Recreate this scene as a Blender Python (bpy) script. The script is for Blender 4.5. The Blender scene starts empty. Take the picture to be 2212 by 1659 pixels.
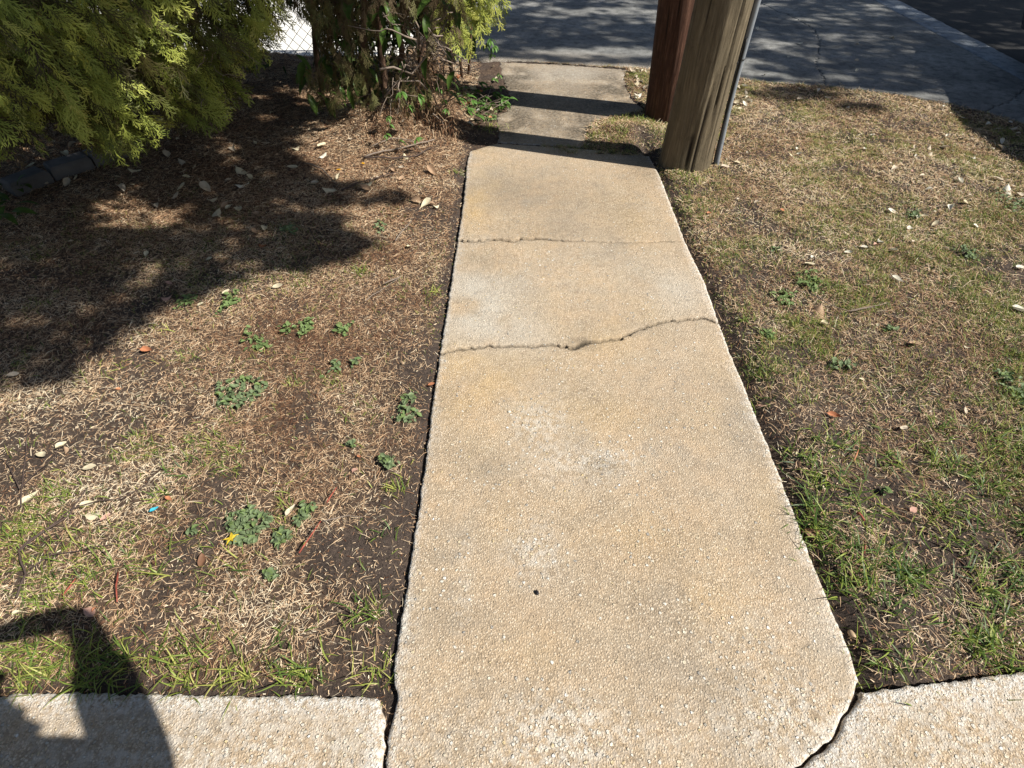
import bpy, math, random
import numpy as np
from mathutils import Vector, Matrix
from mathutils.geometry import delaunay_2d_cdt

random.seed(7)
RNG = np.random.default_rng(11)
scene = bpy.context.scene
col = scene.collection
R = math.radians

# ------------------------------------------------------------------ camera
F, CX, CY, CAMH = 1200.0, 1106.0, 829.5, 1.6        # survey grid of 2212 x 1659
TH = math.atan(1251.0 / F)
cam_data = bpy.data.cameras.new("camera")
cam_data.sensor_width = 36.0
cam_data.lens = F / 2212.0 * 36.0
cam_data.clip_start = 0.02
cam_data.clip_end = 400.0
cam = bpy.data.objects.new("camera", cam_data)
cam.location = (0, 0, CAMH)
cam.rotation_euler = (math.pi / 2 - TH, 0, 0)
col.objects.link(cam)
scene.camera = cam

# ------------------------------------------------------------------ sky and sun
SUN_EL = R(45)
SH = np.array([-0.94, 0.34]); SH = SH / np.linalg.norm(SH)      # where shadows point on the ground
SUNV = Vector((-SH[0] * math.cos(SUN_EL), -SH[1] * math.cos(SUN_EL), math.sin(SUN_EL)))
world = bpy.data.worlds.new("World")
scene.world = world
world.use_nodes = True
wn = world.node_tree
bg = wn.nodes["Background"]
sky = wn.nodes.new("ShaderNodeTexSky")
sky.sky_type = 'NISHITA'
sky.sun_disc = False
sky.sun_elevation = SUN_EL
sky.sun_rotation = math.atan2(SUNV.x, SUNV.y)
wn.links.new(sky.outputs[0], bg.inputs[0])
bg.inputs[1].default_value = 0.05
sun_data = bpy.data.lights.new("sun", 'SUN')
sun_data.energy = 5.0
sun_data.angle = R(0.53)
sun_data.color = (1.0, 0.955, 0.88)
sun = bpy.data.objects.new("sun", sun_data)
sun.rotation_euler = SUNV.to_track_quat('Z', 'Y').to_euler()
sun.location = SUNV * 30
col.objects.link(sun)
scene.view_settings.view_transform = 'Standard'
scene.view_settings.look = 'None'
scene.view_settings.gamma = 1.0
scene.view_settings.use_curve_mapping = False
scene.view_settings.exposure = 0.56

# ------------------------------------------------------------------ helpers
FW = np.array([0, math.cos(TH), -math.sin(TH)])
DN = np.array([0, -math.sin(TH), -math.cos(TH)])

def ray(px, py):
    return FW + (py - CY) / F * DN + np.array([(px - CX) / F, 0, 0])

def gp(px, py, z=0.0):
    """survey point -> place on the level z"""
    d = ray(px, py)
    t = (z - CAMH) / d[2]
    return np.array([d[0] * t, d[1] * t, z])

def gd(px, py, D):
    """survey point -> place D metres down the street"""
    d = ray(px, py)
    t = D / d[1]
    return np.array([d[0] * t, D, CAMH + d[2] * t])

def proj(x, y, z=0.0):
    x = np.asarray(x, float); y = np.asarray(y, float)
    zc = y * math.cos(TH) + (CAMH - z) * math.sin(TH)
    dn = (CAMH - z) * math.cos(TH) - y * math.sin(TH)
    ok = zc > 0.05
    zc = np.where(ok, zc, 0.05)
    return CX + F * x / zc, CY + F * dn / zc

def tag(o, label=None, cat=None, group=None, kind=None):
    if label: o["label"] = label
    if cat: o["category"] = cat
    if group: o["group"] = group
    if kind: o["kind"] = kind
    return o

def empty(name, loc=(0, 0, 0)):
    o = bpy.data.objects.new(name, None)
    o.empty_display_size = 0.05
    o.location = loc
    col.objects.link(o)
    return o

def link(name, me, mat=None, parent=None):
    o = bpy.data.objects.new(name, me)
    if mat is not None and len(me.materials) == 0:
        me.materials.append(mat)
    col.objects.link(o)
    if parent is not None:
        o.parent = parent
        o.matrix_parent_inverse = Matrix.Translation(parent.location).inverted()
    return o

def mesh_np(name, V, faces, attrs=None, smooth=False):
    """V (n,3); faces = list of arrays (m,k)"""
    me = bpy.data.meshes.new(name)
    V = np.ascontiguousarray(V, dtype=np.float32)
    me.vertices.add(len(V))
    me.vertices.foreach_set("co", V.ravel())
    tot = sum(f.size for f in faces)
    nf = sum(len(f) for f in faces)
    me.loops.add(tot)
    me.polygons.add(nf)
    me.loops.foreach_set("vertex_index", np.concatenate([f.ravel() for f in faces]).astype(np.int32))
    starts = []; s = 0
    for f in faces:
        k = f.shape[1]
        starts.append(s + np.arange(len(f)) * k)
        s += f.size
    me.polygons.foreach_set("loop_start", np.concatenate(starts).astype(np.int32))
    if smooth:
        me.polygons.foreach_set("use_smooth", np.ones(nf, dtype=bool))
    me.update(calc_edges=True)
    if attrs:
        for k, a in attrs.items():
            at = me.attributes.new(k, 'FLOAT', 'POINT')
            at.data.foreach_set("value", np.ascontiguousarray(a, dtype=np.float32))
    return me

def mesh_py(name, vs, fs, smooth=False):
    me = bpy.data.meshes.new(name)
    me.from_pydata([tuple(v) for v in vs], [], fs)
    if smooth:
        for p in me.polygons: p.use_smooth = True
    me.update()
    return me

_lat = {}
def vnoise(x, y, sc, seed=0):
    """value noise 0..1"""
    if seed not in _lat:
        _lat[seed] = np.random.default_rng(1000 + seed).random((256, 256))
    L = _lat[seed]
    x = np.asarray(x) * sc + 100.3; y = np.asarray(y) * sc + 57.7
    xi = np.floor(x).astype(int); yi = np.floor(y).astype(int)
    fx = x - xi; fy = y - yi
    fx = fx * fx * (3 - 2 * fx); fy = fy * fy * (3 - 2 * fy)
    a = L[xi % 256, yi % 256]; b = L[(xi + 1) % 256, yi % 256]
    c = L[xi % 256, (yi + 1) % 256]; d = L[(xi + 1) % 256, (yi + 1) % 256]
    return (a * (1 - fx) + b * fx) * (1 - fy) + (c * (1 - fx) + d * fx) * fy

def fbm(x, y, sc, seed=0, o=4):
    s = 0; a = 0.5; t = 0
    for i in range(o):
        s = s + a * vnoise(x, y, sc * 2 ** i, seed + i); t += a; a *= 0.5
    return s / t

def inpoly(x, y, P):
    P = np.asarray(P)
    c = np.zeros(np.shape(x), bool)
    j = len(P) - 1
    for i in range(len(P)):
        xi, yi = P[i][0], P[i][1]; xj, yj = P[j][0], P[j][1]
        if yi != yj:
            k = ((yi > y) != (yj > y)) & (x < (xj - xi) * (y - yi) / (yj - yi) + xi)
            c ^= k
        j = i
    return c

def segdist(x, y, P, closed=True):
    P = np.asarray(P, float)[:, :2]
    d = np.full(np.shape(x), 1e9)
    n = len(P)
    for i in range(n if closed else n - 1):
        a = P[i]; b = P[(i + 1) % n]
        ab = b - a; l2 = max(ab @ ab, 1e-12)
        t = np.clip(((x - a[0]) * ab[0] + (y - a[1]) * ab[1]) / l2, 0, 1)
        d = np.minimum(d, np.hypot(x - a[0] - t * ab[0], y - a[1] - t * ab[1]))
    return d

def gauss(px, py, spots):
    s = np.zeros(np.shape(px))
    for (x, y, rx, ry, a) in spots:
        s = s + a * np.exp(-(((px - x) / rx) ** 2 + ((py - y) / ry) ** 2))
    return s

def smooth01(a, b, x):
    t = np.clip((x - a) / (b - a), 0, 1)
    return t * t * (3 - 2 * t)

# ------------------------------------------------------------------ material helpers
class NT:
    def __init__(s, name):
        s.m = bpy.data.materials.new(name); s.m.use_nodes = True
        s.t = s.m.node_tree; s.b = s.t.nodes["Principled BSDF"]
        s.out = s.t.nodes["Material Output"]
        s.b.inputs["Specular IOR Level"].default_value = 0.25
    def n(s, kind, **kw):
        nd = s.t.nodes.new(kind)
        for k, v in kw.items():
            if k.startswith("i_"): nd.inputs[k[2:]].default_value = v
            else: setattr(nd, k, v)
        return nd
    def l(s, a, b): s.t.links.new(a, b)
    def obj(s, scale=(1, 1, 1)):
        c = s.n("ShaderNodeTexCoord"); mp = s.n("ShaderNodeMapping")
        mp.inputs["Scale"].default_value = scale
        s.l(c.outputs["Object"], mp.inputs[0]); return mp.outputs[0]
    def noise(s, vec, scale, detail=4, rough=0.55):
        nd = s.n("ShaderNodeTexNoise"); nd.inputs["Scale"].default_value = scale
        nd.inputs["Detail"].default_value = detail; nd.inputs["Roughness"].default_value = rough
        s.l(vec, nd.inputs["Vector"]); return nd.outputs[0]
    def voro(s, vec, scale, feat='F1'):
        nd = s.n("ShaderNodeTexVoronoi"); nd.feature = feat; nd.inputs["Scale"].default_value = scale
        s.l(vec, nd.inputs["Vector"]); return nd
    def ramp(s, fac, stops, interp='LINEAR'):
        nd = s.n("ShaderNodeValToRGB"); cr = nd.color_ramp; cr.interpolation = interp
        while len(cr.elements) < len(stops): cr.elements.new(0.5)
        for e, (p, c) in zip(cr.elements, stops):
            e.position = p; e.color = (c[0], c[1], c[2], 1) if len(c) == 3 else c
        s.l(fac, nd.inputs[0]); return nd.outputs[0]
    def val(s, fac, a, b, lo=0, hi=1):
        nd = s.n("ShaderNodeMapRange"); nd.clamp = True
        nd.inputs[1].default_value = a; nd.inputs[2].default_value = b
        nd.inputs[3].default_value = lo; nd.inputs[4].default_value = hi
        s.l(fac, nd.inputs[0]); return nd.outputs[0]
    def mix(s, fac, a, b, mode='MIX'):
        nd = s.n("ShaderNodeMix"); nd.data_type = 'RGBA'; nd.blend_type = mode
        for sock, v in ((nd.inputs[0], fac), (nd.inputs[6], a), (nd.inputs[7], b)):
            if hasattr(v, "is_output"): s.l(v, sock)
            elif isinstance(v, (int, float)): sock.default_value = v
            else: sock.default_value = (*v, 1)
        return nd.outputs[2]
    def math(s, op, a, b=0.0):
        nd = s.n("ShaderNodeMath"); nd.operation = op
        for sock, v in ((nd.inputs[0], a), (nd.inputs[1], b)):
            if hasattr(v, "is_output"): s.l(v, sock)
            else: sock.default_value = v
        return nd.outputs[0]
    def attr(s, name):
        nd = s.n("ShaderNodeAttribute"); nd.attribute_name = name; return nd.outputs["Fac"]
    def bump(s, h, dist, strength=1.0, chain=None):
        nd = s.n("ShaderNodeBump"); nd.inputs["Strength"].default_value = strength
        nd.inputs["Distance"].default_value = dist; s.l(h, nd.inputs["Height"])
        if chain is not None: s.l(chain, nd.inputs["Normal"])
        return nd.outputs[0]
    def done(s, color=None, rough=0.85, normal=None):
        if color is not None:
            if hasattr(color, "is_output"): s.l(color, s.b.inputs["Base Color"])
            else: s.b.inputs["Base Color"].default_value = (*color, 1)
        s.b.inputs["Roughness"].default_value = rough
        if normal is not None: s.l(normal, s.b.inputs["Normal"])
        return s.m
    def translucent(s, color, amount):
        tr = s.n("ShaderNodeBsdfTranslucent")
        if hasattr(color, "is_output"): s.l(color, tr.inputs[0])
        else: tr.inputs[0].default_value = (*color, 1)
        mx = s.n("ShaderNodeMixShader"); mx.inputs[0].default_value = amount
        s.l(s.b.outputs[0], mx.inputs[1]); s.l(tr.outputs[0], mx.inputs[2])
        s.l(mx.outputs[0], s.out.inputs[0])

def concrete_material():
    a = NT("tan_aggregate_concrete"); v = a.obj()
    big = a.noise(v, 2.6, 5, 0.6); mid = a.noise(v, 11, 5, 0.65); fine = a.noise(v, 420, 3, 0.7)
    base = a.ramp(big, [(0.32, (.38, .315, .235)), (0.45, (.51, .395, .265)), (0.58, (.59, .435, .275)), (0.70, (.47, .395, .30))])
    base = a.mix(a.val(mid, .42, .66, 0, .55), base, (.36, .30, .22))
    base = a.mix(a.val(a.noise(v, 5.5, 6, .7), .50, .66, 0, .45), base, (.62, .50, .34))
    tone = a.noise(v, 2.1, 4, .6)
    base = a.mix(a.attr("pale"), base, (.60, .56, .48))
    base = a.mix(a.attr("ochre"), base, (.66, .45, .20))
    base = a.mix(1.0, base, a.ramp(fine, [(.25, (.6, .58, .55)), (.5, (.98, .98, .98)), (.75, (1.3, 1.28, 1.24))]), 'MULTIPLY')
    wv = a.n("ShaderNodeVectorMath"); wv.operation = 'ADD'; nd_ = a.n("ShaderNodeTexNoise"); nd_.inputs["Scale"].default_value = 90
    a.l(v, nd_.inputs["Vector"]); sc_ = a.n("ShaderNodeVectorMath"); sc_.operation = 'SCALE'; sc_.inputs[3].default_value = .008
    a.l(nd_.outputs["Color"], sc_.inputs[0]); a.l(v, wv.inputs[0]); a.l(sc_.outputs[0], wv.inputs[1]); wv = wv.outputs[0]
    # sand grains and shell / pebble aggregate
    v1 = a.voro(wv, 165); r1 = a.n("ShaderNodeSeparateColor"); a.l(v1.outputs["Color"], r1.inputs[0])
    grain = a.ramp(r1.outputs[0], [(0, (.13, .095, .065)), (.13, (.31, .235, .155)), (.42, (.53, .415, .29)), (.72, (.69, .56, .41)), (1, (.88, .78, .62))])
    amt = a.math('MULTIPLY', a.val(v1.outputs["Distance"], .30, .55, .60, .06), a.val(a.noise(v, 7.5, 4, .65), .35, .65, .70, 1.25))
    base = a.mix(amt, base, grain)
    crev = a.math('MULTIPLY', a.val(v1.outputs["Distance"], .46, .70, 0, .55), a.val(a.noise(v, 19, 4, .7), .42, .62, .4, 1))
    base = a.mix(crev, base, (.14, .105, .075))
    base = a.mix(a.val(tone, .40, .62, 0, .22), base, (.38, .33, .27))
    expo = a.noise(v, 3.4, 3, .5)
    v2 = a.voro(wv, 76); r2 = a.n("ShaderNodeSeparateColor"); a.l(v2.outputs["Color"], r2.inputs[0])
    pick = a.math('ADD', a.val(expo, .44, .68, -.02, .26), a.math('MULTIPLY', a.attr("worn"), .60))
    keep = a.math('GREATER_THAN', a.math('ADD', r2.outputs[1], pick), 0.97)
    shape = a.val(a.math('ADD', v2.outputs["Distance"], a.val(r2.outputs[2], 0, 1, 0, .22)), .34, .44, 1, 0)
    peb = a.ramp(r2.outputs[0], [(0, (.36, .34, .31)), (.2, (.55, .50, .41)), (.5, (.74, .70, .61)), (.78, (.62, .48, .26)), (1, (.88, .86, .80))])
    pm = a.math('MULTIPLY', keep, shape)
    base = a.mix(pm, base, peb)
    base = a.mix(a.math('MULTIPLY', a.math('MULTIPLY', a.attr("worn"), a.val(a.noise(v, 34, 4, .7), .44, .60, 0, 1)), .75), base, (.74, .70, .62))
    # pits
    v3 = a.voro(wv, 55); r3 = a.n("ShaderNodeSeparateColor"); a.l(v3.outputs["Color"], r3.inputs[0])
    pit = a.math('MULTIPLY', a.math('GREATER_THAN', r3.outputs[2], .955), a.val(v3.outputs["Distance"], .10, .17, 1, 0))
    base = a.mix(a.math('MULTIPLY', pit, .75), base, (.07, .055, .045))
    # worn pale arris
    en = a.noise(v, 75, 5, .8)
    em = a.math('MULTIPLY', a.attr("edge"), a.val(en, .42, .58, 0, .95))
    base = a.mix(em, base, (.78, .76, .71))
    base = a.mix(a.math('MULTIPLY', a.attr("stain"), a.val(a.noise(v, 45, 5, .75), .3, .62, .35, 1)), base, (.085, .07, .05))
    h = a.math('ADD', a.math('MULTIPLY', a.val(v1.outputs["Distance"], 0, .6, 1, 0), .5), a.math('MULTIPLY', fine, .5))
    h = a.math('ADD', h, a.math('MULTIPLY', pm, .9))
    h = a.math('SUBTRACT', h, a.math('MULTIPLY', pit, 2.0))
    nrm = a.bump(h, .0050, 1.0)
    nrm = a.bump(a.noise(v, 28, 4, .6), .006, .5, nrm)
    return a.done(base, .9, nrm)

def drive_material(name, c0, c1, stain=(.06, .062, .06), bumpd=.004):
    a = NT(name); v = a.obj()
    n1 = a.noise(v, 1.7, 6, .65); n2 = a.noise(v, 14, 6, .72); n3 = a.noise(v, 210, 3, .7)
    base = a.mix(a.val(n1, .35, .65), c0, c1)
    base = a.mix(a.val(n2, .46, .66, 0, .6), base, stain)
    base = a.mix(1.0, base, a.ramp(n3, [(.3, (.55, .55, .55)), (.52, (1, 1, 1)), (.72, (1.6, 1.6, 1.55))]), 'MULTIPLY')
    base = a.mix(a.attr("rough_band"), base, a.ramp(n3, [(.35, (.08, .065, .05)), (.5, (.26, .22, .17)), (.62, (.6, .56, .5))]))
    nrm = a.bump(n3, .003, .7); nrm = a.bump(n2, bumpd, .6, nrm)
    return a.done(base, .88, nrm)

def soil_material():
    a = NT("dark_garden_soil"); v = a.obj()
    n1 = a.noise(v, 3.0, 5, .6); n2 = a.noise(v, 38, 6, .7); n3 = a.noise(v, 190, 4, .7)
    base = a.ramp(n1, [(.3, (.034, .026, .022)), (.55, (.062, .047, .039)), (.75, (.088, .064, .05))])
    base = a.mix(a.val(n2, .4, .7, 0, .6), base, (.12, .09, .07))
    base = a.mix(1.0, base, a.ramp(n3, [(.3, (.45, .42, .4)), (.5, (1, 1, 1)), (.72, (1.8, 1.7, 1.6))]), 'MULTIPLY')
    vo = a.voro(v, 120); rs = a.n("ShaderNodeSeparateColor"); a.l(vo.outputs["Color"], rs.inputs[0])
    fleck = a.math('MULTIPLY', a.math('GREATER_THAN', rs.outputs[0], .93), a.val(vo.outputs["Distance"], .12, .2, 1, 0))
    base = a.mix(fleck, base, (.36, .28, .20))
    base = a.mix(a.attr("litter"), base, a.ramp(n2, [(.3, (.045, .026, .016)), (.5, (.12, .072, .042)), (.7, (.26, .18, .11))]))
    nrm = a.bump(n3, .006, .9); nrm = a.bump(n2, .016, .8, nrm)
    return a.done(base, .95, nrm)

def ribbon_material(name, stops, transl=0.0, rough=.7):
    a = NT(name)
    c = a.ramp(a.attr("tint"), stops)
    m = a.done(c, rough)
    if transl > 0: a.translucent(c, transl)
    return m

def flat_material(name, c, rough=.7, var=.25, sc=60, transl=0, spec=None):
    a = NT(name); v = a.obj()
    n = a.noise(v, sc, 4, .6)
    lo = tuple(x * (1 - var) for x in c); hi = tuple(min(x * (1 + var), .9) for x in c)
    cc = a.ramp(n, [(.3, lo), (.7, hi)])
    m = a.done(cc, rough, a.bump(n, .001, .4))
    if spec is not None: a.b.inputs["Specular IOR Level"].default_value = spec
    if transl: a.translucent(cc, transl)
    return m

def wood_material(name, dark, mid, light, tintlow):
    a = NT(name)
    v = a.obj((1, 1, .035)); v2 = a.obj((1, 1, .12)); v3 = a.obj()
    g1 = a.noise(v, 95, 6, .75); g2 = a.noise(v2, 34, 5, .7); big = a.noise(v3, 5.2, 6, .7)
    c = a.ramp(g1, [(.32, dark), (.5, mid), (.68, light)])
    c = a.mix(a.val(g2, .42, .64, 0, .6), c, tuple(x * .55 for x in mid))
    c = a.mix(a.val(big, .42, .62, 0, .55), c, tintlow)
    c = a.mix(a.val(a.noise(v3, 9, 5, .7), .55, .68, 0, .65), c, tuple(x * .5 for x in mid))
    c = a.mix(a.attr("crack"), c, (.018, .013, .009))
    nrm = a.bump(g1, .006, .8); nrm = a.bump(g2, .010, .6, nrm)
    return a.done(c, .85, nrm)

M = {}
M['concrete'] = concrete_material()
M['drive'] = drive_material("grey_driveway_concrete", (.15, .152, .148), (.32, .315, .295), stain=(.045, .044, .04))
M['pad'] = drive_material("pale_pad_concrete", (.72, .70, .66), (.80, .78, .74), stain=(.62, .60, .56))
M['gutter'] = drive_material("gutter_concrete", (.24, .27, .30), (.34, .37, .40))
M['asphalt'] = drive_material("street_asphalt", (.045, .045, .045), (.07, .066, .062), stain=(.03, .03, .03))
M['soil'] = soil_material()
M['straw'] = ribbon_material("straw_grass", [(0, (.13, .055, .028)), (.25, (.31, .17, .092)), (.5, (.56, .38, .225)), (.75, (.76, .58, .38)), (1, (.86, .75, .55))], .12)
M['grass'] = ribbon_material("green_grass", [(0, (.045, .085, .025)), (.35, (.095, .165, .035)), (.7, (.25, .31, .055)), (1, (.46, .45, .13))], .25, .45)
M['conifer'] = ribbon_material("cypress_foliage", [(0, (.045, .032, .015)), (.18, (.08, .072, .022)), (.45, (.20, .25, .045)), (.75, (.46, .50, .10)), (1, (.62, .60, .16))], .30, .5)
M['dead_conifer'] = ribbon_material("dead_foliage", [(0, (.05, .032, .018)), (.4, (.11, .08, .04)), (.7, (.12, .125, .04)), (1, (.25, .23, .10))], .12)
M['oakleaf'] = ribbon_material("oak_leaves", [(0, (.03, .055, .015)), (1, (.07, .10, .03))], .12)
M['bark'] = wood_material("red_brown_bark", (.06, .035, .022), (.14, .085, .055), (.24, .16, .11), (.12, .07, .045))
M['twig'] = flat_material("grey_twig_bark", (.24, .19, .15), .8)
M['dark_twig'] = flat_material("dark_twig_bark", (.085, .06, .05), .8)
M['red_twig'] = flat_material("red_petiole", (.30, .075, .05), .6, .4)
M['pole'] = wood_material("weathered_pole_wood", (.070, .053, .034), (.165, .130, .082), (.27, .222, .145), (.125, .103, .066))
M['pole_red'] = wood_material("red_brown_pole_wood", (.045, .022, .014), (.10, .048, .030), (.24, .13, .085), (.07, .034, .022))
M['metal'] = flat_material("grey_conduit", (.24, .26, .28), .4, .12, 30)
M['wire'] = flat_material("galvanised_wire", (.16, .16, .155), .45, .2)
M['strap'] = flat_material("dark_strap", (.07, .07, .07), .5)
M['cable'] = flat_material("black_cable", (.015, .015, .015), .5)
M['weed'] = flat_material("weed_leaf", (.17, .225, .11), .6, .4, 40, .2)
M['weed_light'] = flat_material("light_weed_leaf", (.17, .24, .085), .6, .3, 40, .2)
M['vine'] = flat_material("vine_leaf", (.11, .22, .045), .45, .3, 30, .3)
M['broadleaf'] = flat_material("broad_leaf", (.075, .13, .025), .4, .3, 30, .35)
M['strap_leaf'] = flat_material("strap_leaf", (.15, .23, .06), .45, .3, 20, .25)
LEAFC = {'cream': (.66, .58, .40), 'pale': (.58, .49, .37), 'white': (.74, .70, .58), 'tan': (.40, .27, .17),
         'orange': (.52, .22, .11), 'brown': (.20, .105, .06), 'yellow': (.72, .52, .04), 'pink': (.55, .33, .25),
         'gold': (.75, .38, .02), 'rust': (.40, .15, .06), 'teal': (.05, .42, .55)}
for k, c in LEAFC.items():
    M['leaf_' + k] = flat_material("fallen_leaf_" + k, c, .65, .22, 45, .12)
M['seed'] = flat_material("black_seed", (.02, .018, .02), .35)
M['shell'] = flat_material("tan_shell", (.42, .30, .19), .5)
M['board'] = flat_material("grey_edging_block", (.13, .12, .115), .9, .3, 8)

# ------------------------------------------------------------------ plan of the place
def W(pts, z=0.0):
    return [gp(a, b, z)[:2] for a, b in pts]

left_edge = W([(1015, 327), (1010, 345), (1001, 439), (989, 519), (977, 594), (965, 677), (950, 763), (944, 811),
               (932, 885), (927, 940), (908, 1075), (888, 1207), (879, 1262), (863, 1360), (851, 1439), (852, 1474),
               (859, 1504), (855, 1534), (847, 1559), (838, 1603), (834, 1659)])
left_edge.append(np.array([left_edge[-1][0] + .01, -1.6]))
right_edge = W([(1402, 338), (1426, 384), (1479, 522), (1522, 611), (1552, 697), (1579, 768), (1604, 828), (1632, 899),
                (1662, 973), (1700, 1070), (1742, 1184), (1781, 1280), (1817, 1365), (1842, 1429), (1854, 1471),
                (1845, 1500), (1834, 1528), (1817, 1548), (1812, 1568), (1803, 1589), (1778, 1613), (1746, 1635), (1714, 1659),
                (1640, 1730), (1560, 1790)])
right_edge.append(np.array([right_edge[-1][0] - .03, -1.6]))
crack1 = W([(989, 519), (1019, 522), (1049, 519), (1080, 518), (1105, 522), (1120, 517), (1162, 515), (1191, 519), (1260, 521),
            (1330, 524), (1400, 524), (1440, 521), (1479, 522)])
crack2 = W([(950, 763), (971, 760), (1004, 753), (1055, 748), (1114, 748), (1170, 745), (1203, 746), (1240, 750), (1268, 740), (1300, 736),
            (1340, 730), (1375, 712), (1410, 700), (1450, 692), (1500, 688), (1530, 690), (1552, 697)])
far_outline = W([(1072, 305), (1078, 286), (1071, 262), (1073, 245), (1095, 240), (1101, 207), (1090, 182), (1083, 158), (1080, 133),
                 (1150, 135), (1250, 141), (1356, 149), (1347, 169), (1356, 195), (1366, 213), (1392, 236),
                 (1353, 246), (1288, 259), (1269, 275), (1262, 303), (1258, 316), (1160, 311)])
left_slab_top = W([(-900, 1530), (-200, 1512), (0, 1507), (30, 1500), (63, 1497), (150, 1497), (253, 1499), (400, 1501), (506, 1502), (700, 1505), (808, 1506),
                   (819, 1513), (826, 1540), (828, 1559), (830, 1603), (825, 1659)])
right_slab_top = W([(1862, 1494), (1880, 1493), (1923, 1487), (2000, 1478), (2065, 1471), (2140, 1461), (2212, 1450), (2700, 1400), (3400, 1340)])

def rough(P, step, amp, seed, closed=False):
    P = [np.array(p, float) for p in P]
    if closed: P = P + [P[0]]
    out = []
    for a, b in zip(P[:-1], P[1:]):
        L = np.linalg.norm(b - a); n = max(1, int(L / step))
        nr = np.array([-(b - a)[1], (b - a)[0]]) / max(L, 1e-9)
        for i in range(n):
            p = a + (b - a) * i / n
            k = (vnoise(p[0], p[1], 130, seed) - .5) * 1.3 + (vnoise(p[0], p[1], 40, seed + 1) - .5)
            out.append(p + nr * amp * k)
    if not closed: out.append(P[-1])
    return out

def slab_mesh(name, outline, thick, ztop=0.0, step=.035, worn=0, edge_w=.018, zfun=None, extra=None, arris=.004, sides=None):
    outline = [np.array(p, float) for p in outline]
    # drop near-duplicate points
    o = [outline[0]]
    for p in outline[1:]:
        if np.linalg.norm(p - o[-1]) > .002: o.append(p)
    if np.linalg.norm(o[0] - o[-1]) < .002: o.pop()
    P = np.array(o)
    area = 0.5 * np.sum(P[:, 0] * np.roll(P[:, 1], -1) - np.roll(P[:, 0], -1) * P[:, 1])
    if area < 0: P = P[::-1].copy()
    n = len(P)
    lo = P.min(0); hi = P.max(0)
    gx, gy = np.meshgrid(np.arange(lo[0], hi[0], step), np.arange(lo[1], hi[1], step))
    r = np.random.default_rng(5)
    gx = gx.ravel() + r.uniform(-.3, .3, gx.size) * step; gy = gy.ravel() + r.uniform(-.3, .3, gy.size) * step
    # inner ring
    nxt = np.roll(P, -1, 0); prv = np.roll(P, 1, 0)
    tg = nxt - prv; tg /= np.maximum(np.linalg.norm(tg, axis=1, keepdims=True), 1e-9)
    inn = P + np.stack([-tg[:, 1], tg[:, 0]], 1) * .009
    px = np.concatenate([gx, inn[:, 0]]); py = np.concatenate([gy, inn[:, 1]])
    ok = inpoly(px, py, P); px = px[ok]; py = py[ok]
    d = segdist(px, py, P); ok = d > .004; px = px[ok]; py = py[ok]
    verts = [Vector(p) for p in P] + [Vector((a, b)) for a, b in zip(px, py)]
    v2, e2, f2, *_ = delaunay_2d_cdt(verts, [], [list(range(n))], 1, 1e-5)
    V = np.array([[v[0], v[1]] for v in v2])
    ed = segdist(V[:, 0], V[:, 1], P)
    z = np.zeros(len(V)) + ztop - arris * np.clip(1 - ed / .010, 0, 1) ** 1.5 + (fbm(V[:, 0], V[:, 1], 5, 40) - .5) * .004
    if zfun is not None: z = z + zfun(V[:, 0], V[:, 1])
    T = np.array([f for f in f2 if len(f) == 3])
    # orient up
    a = V[T[:, 0]]; b = V[T[:, 1]]; c = V[T[:, 2]]
    cr = (b[:, 0] - a[:, 0]) * (c[:, 1] - a[:, 1]) - (b[:, 1] - a[:, 1]) * (c[:, 0] - a[:, 0])
    T[cr < 0] = T[cr < 0][:, ::-1]
    # boundary edges -> side walls
    E = np.concatenate([T[:, [0, 1]], T[:, [1, 2]], T[:, [2, 0]]])
    key = set(map(tuple, E.tolist()))
    be = np.array([e for e in E.tolist() if (e[1], e[0]) not in key])
    nb = len(V)
    V3 = np.column_stack([V, z]); Vb = V3.copy(); Vb[:, 2] = z - thick
    quads = np.column_stack([be[:, 1], be[:, 0], be[:, 0] + nb, be[:, 1] + nb])
    Vall = np.concatenate([V3, Vb])
    ee = ed
    if sides is not None: ee = np.minimum(segdist(V[:, 0], V[:, 1], sides[0], False), segdist(V[:, 0], V[:, 1], sides[1], False))
    en = np.clip(1 - ee / (edge_w * (.4 + 1.2 * fbm(V[:, 0], V[:, 1], 9, 60))), 0, 1)
    at = {"edge": np.concatenate([en, en * 0])}
    zero = np.zeros(len(Vall))
    ppx, ppy = proj(V[:, 0], V[:, 1])
    ex = extra(V[:, 0], V[:, 1], ppx, ppy) if extra else {}
    for k in ("pale", "ochre", "stain", "worn", "rough_band"):
        a = ex.get(k); low = zero[:nb] + (3.0 if k == "stain" else 0)
        at[k] = np.concatenate([np.clip(a, 0, 1) if a is not None else zero[:nb], low])
    return mesh_np(name, Vall, [T, quads], at)

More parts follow.
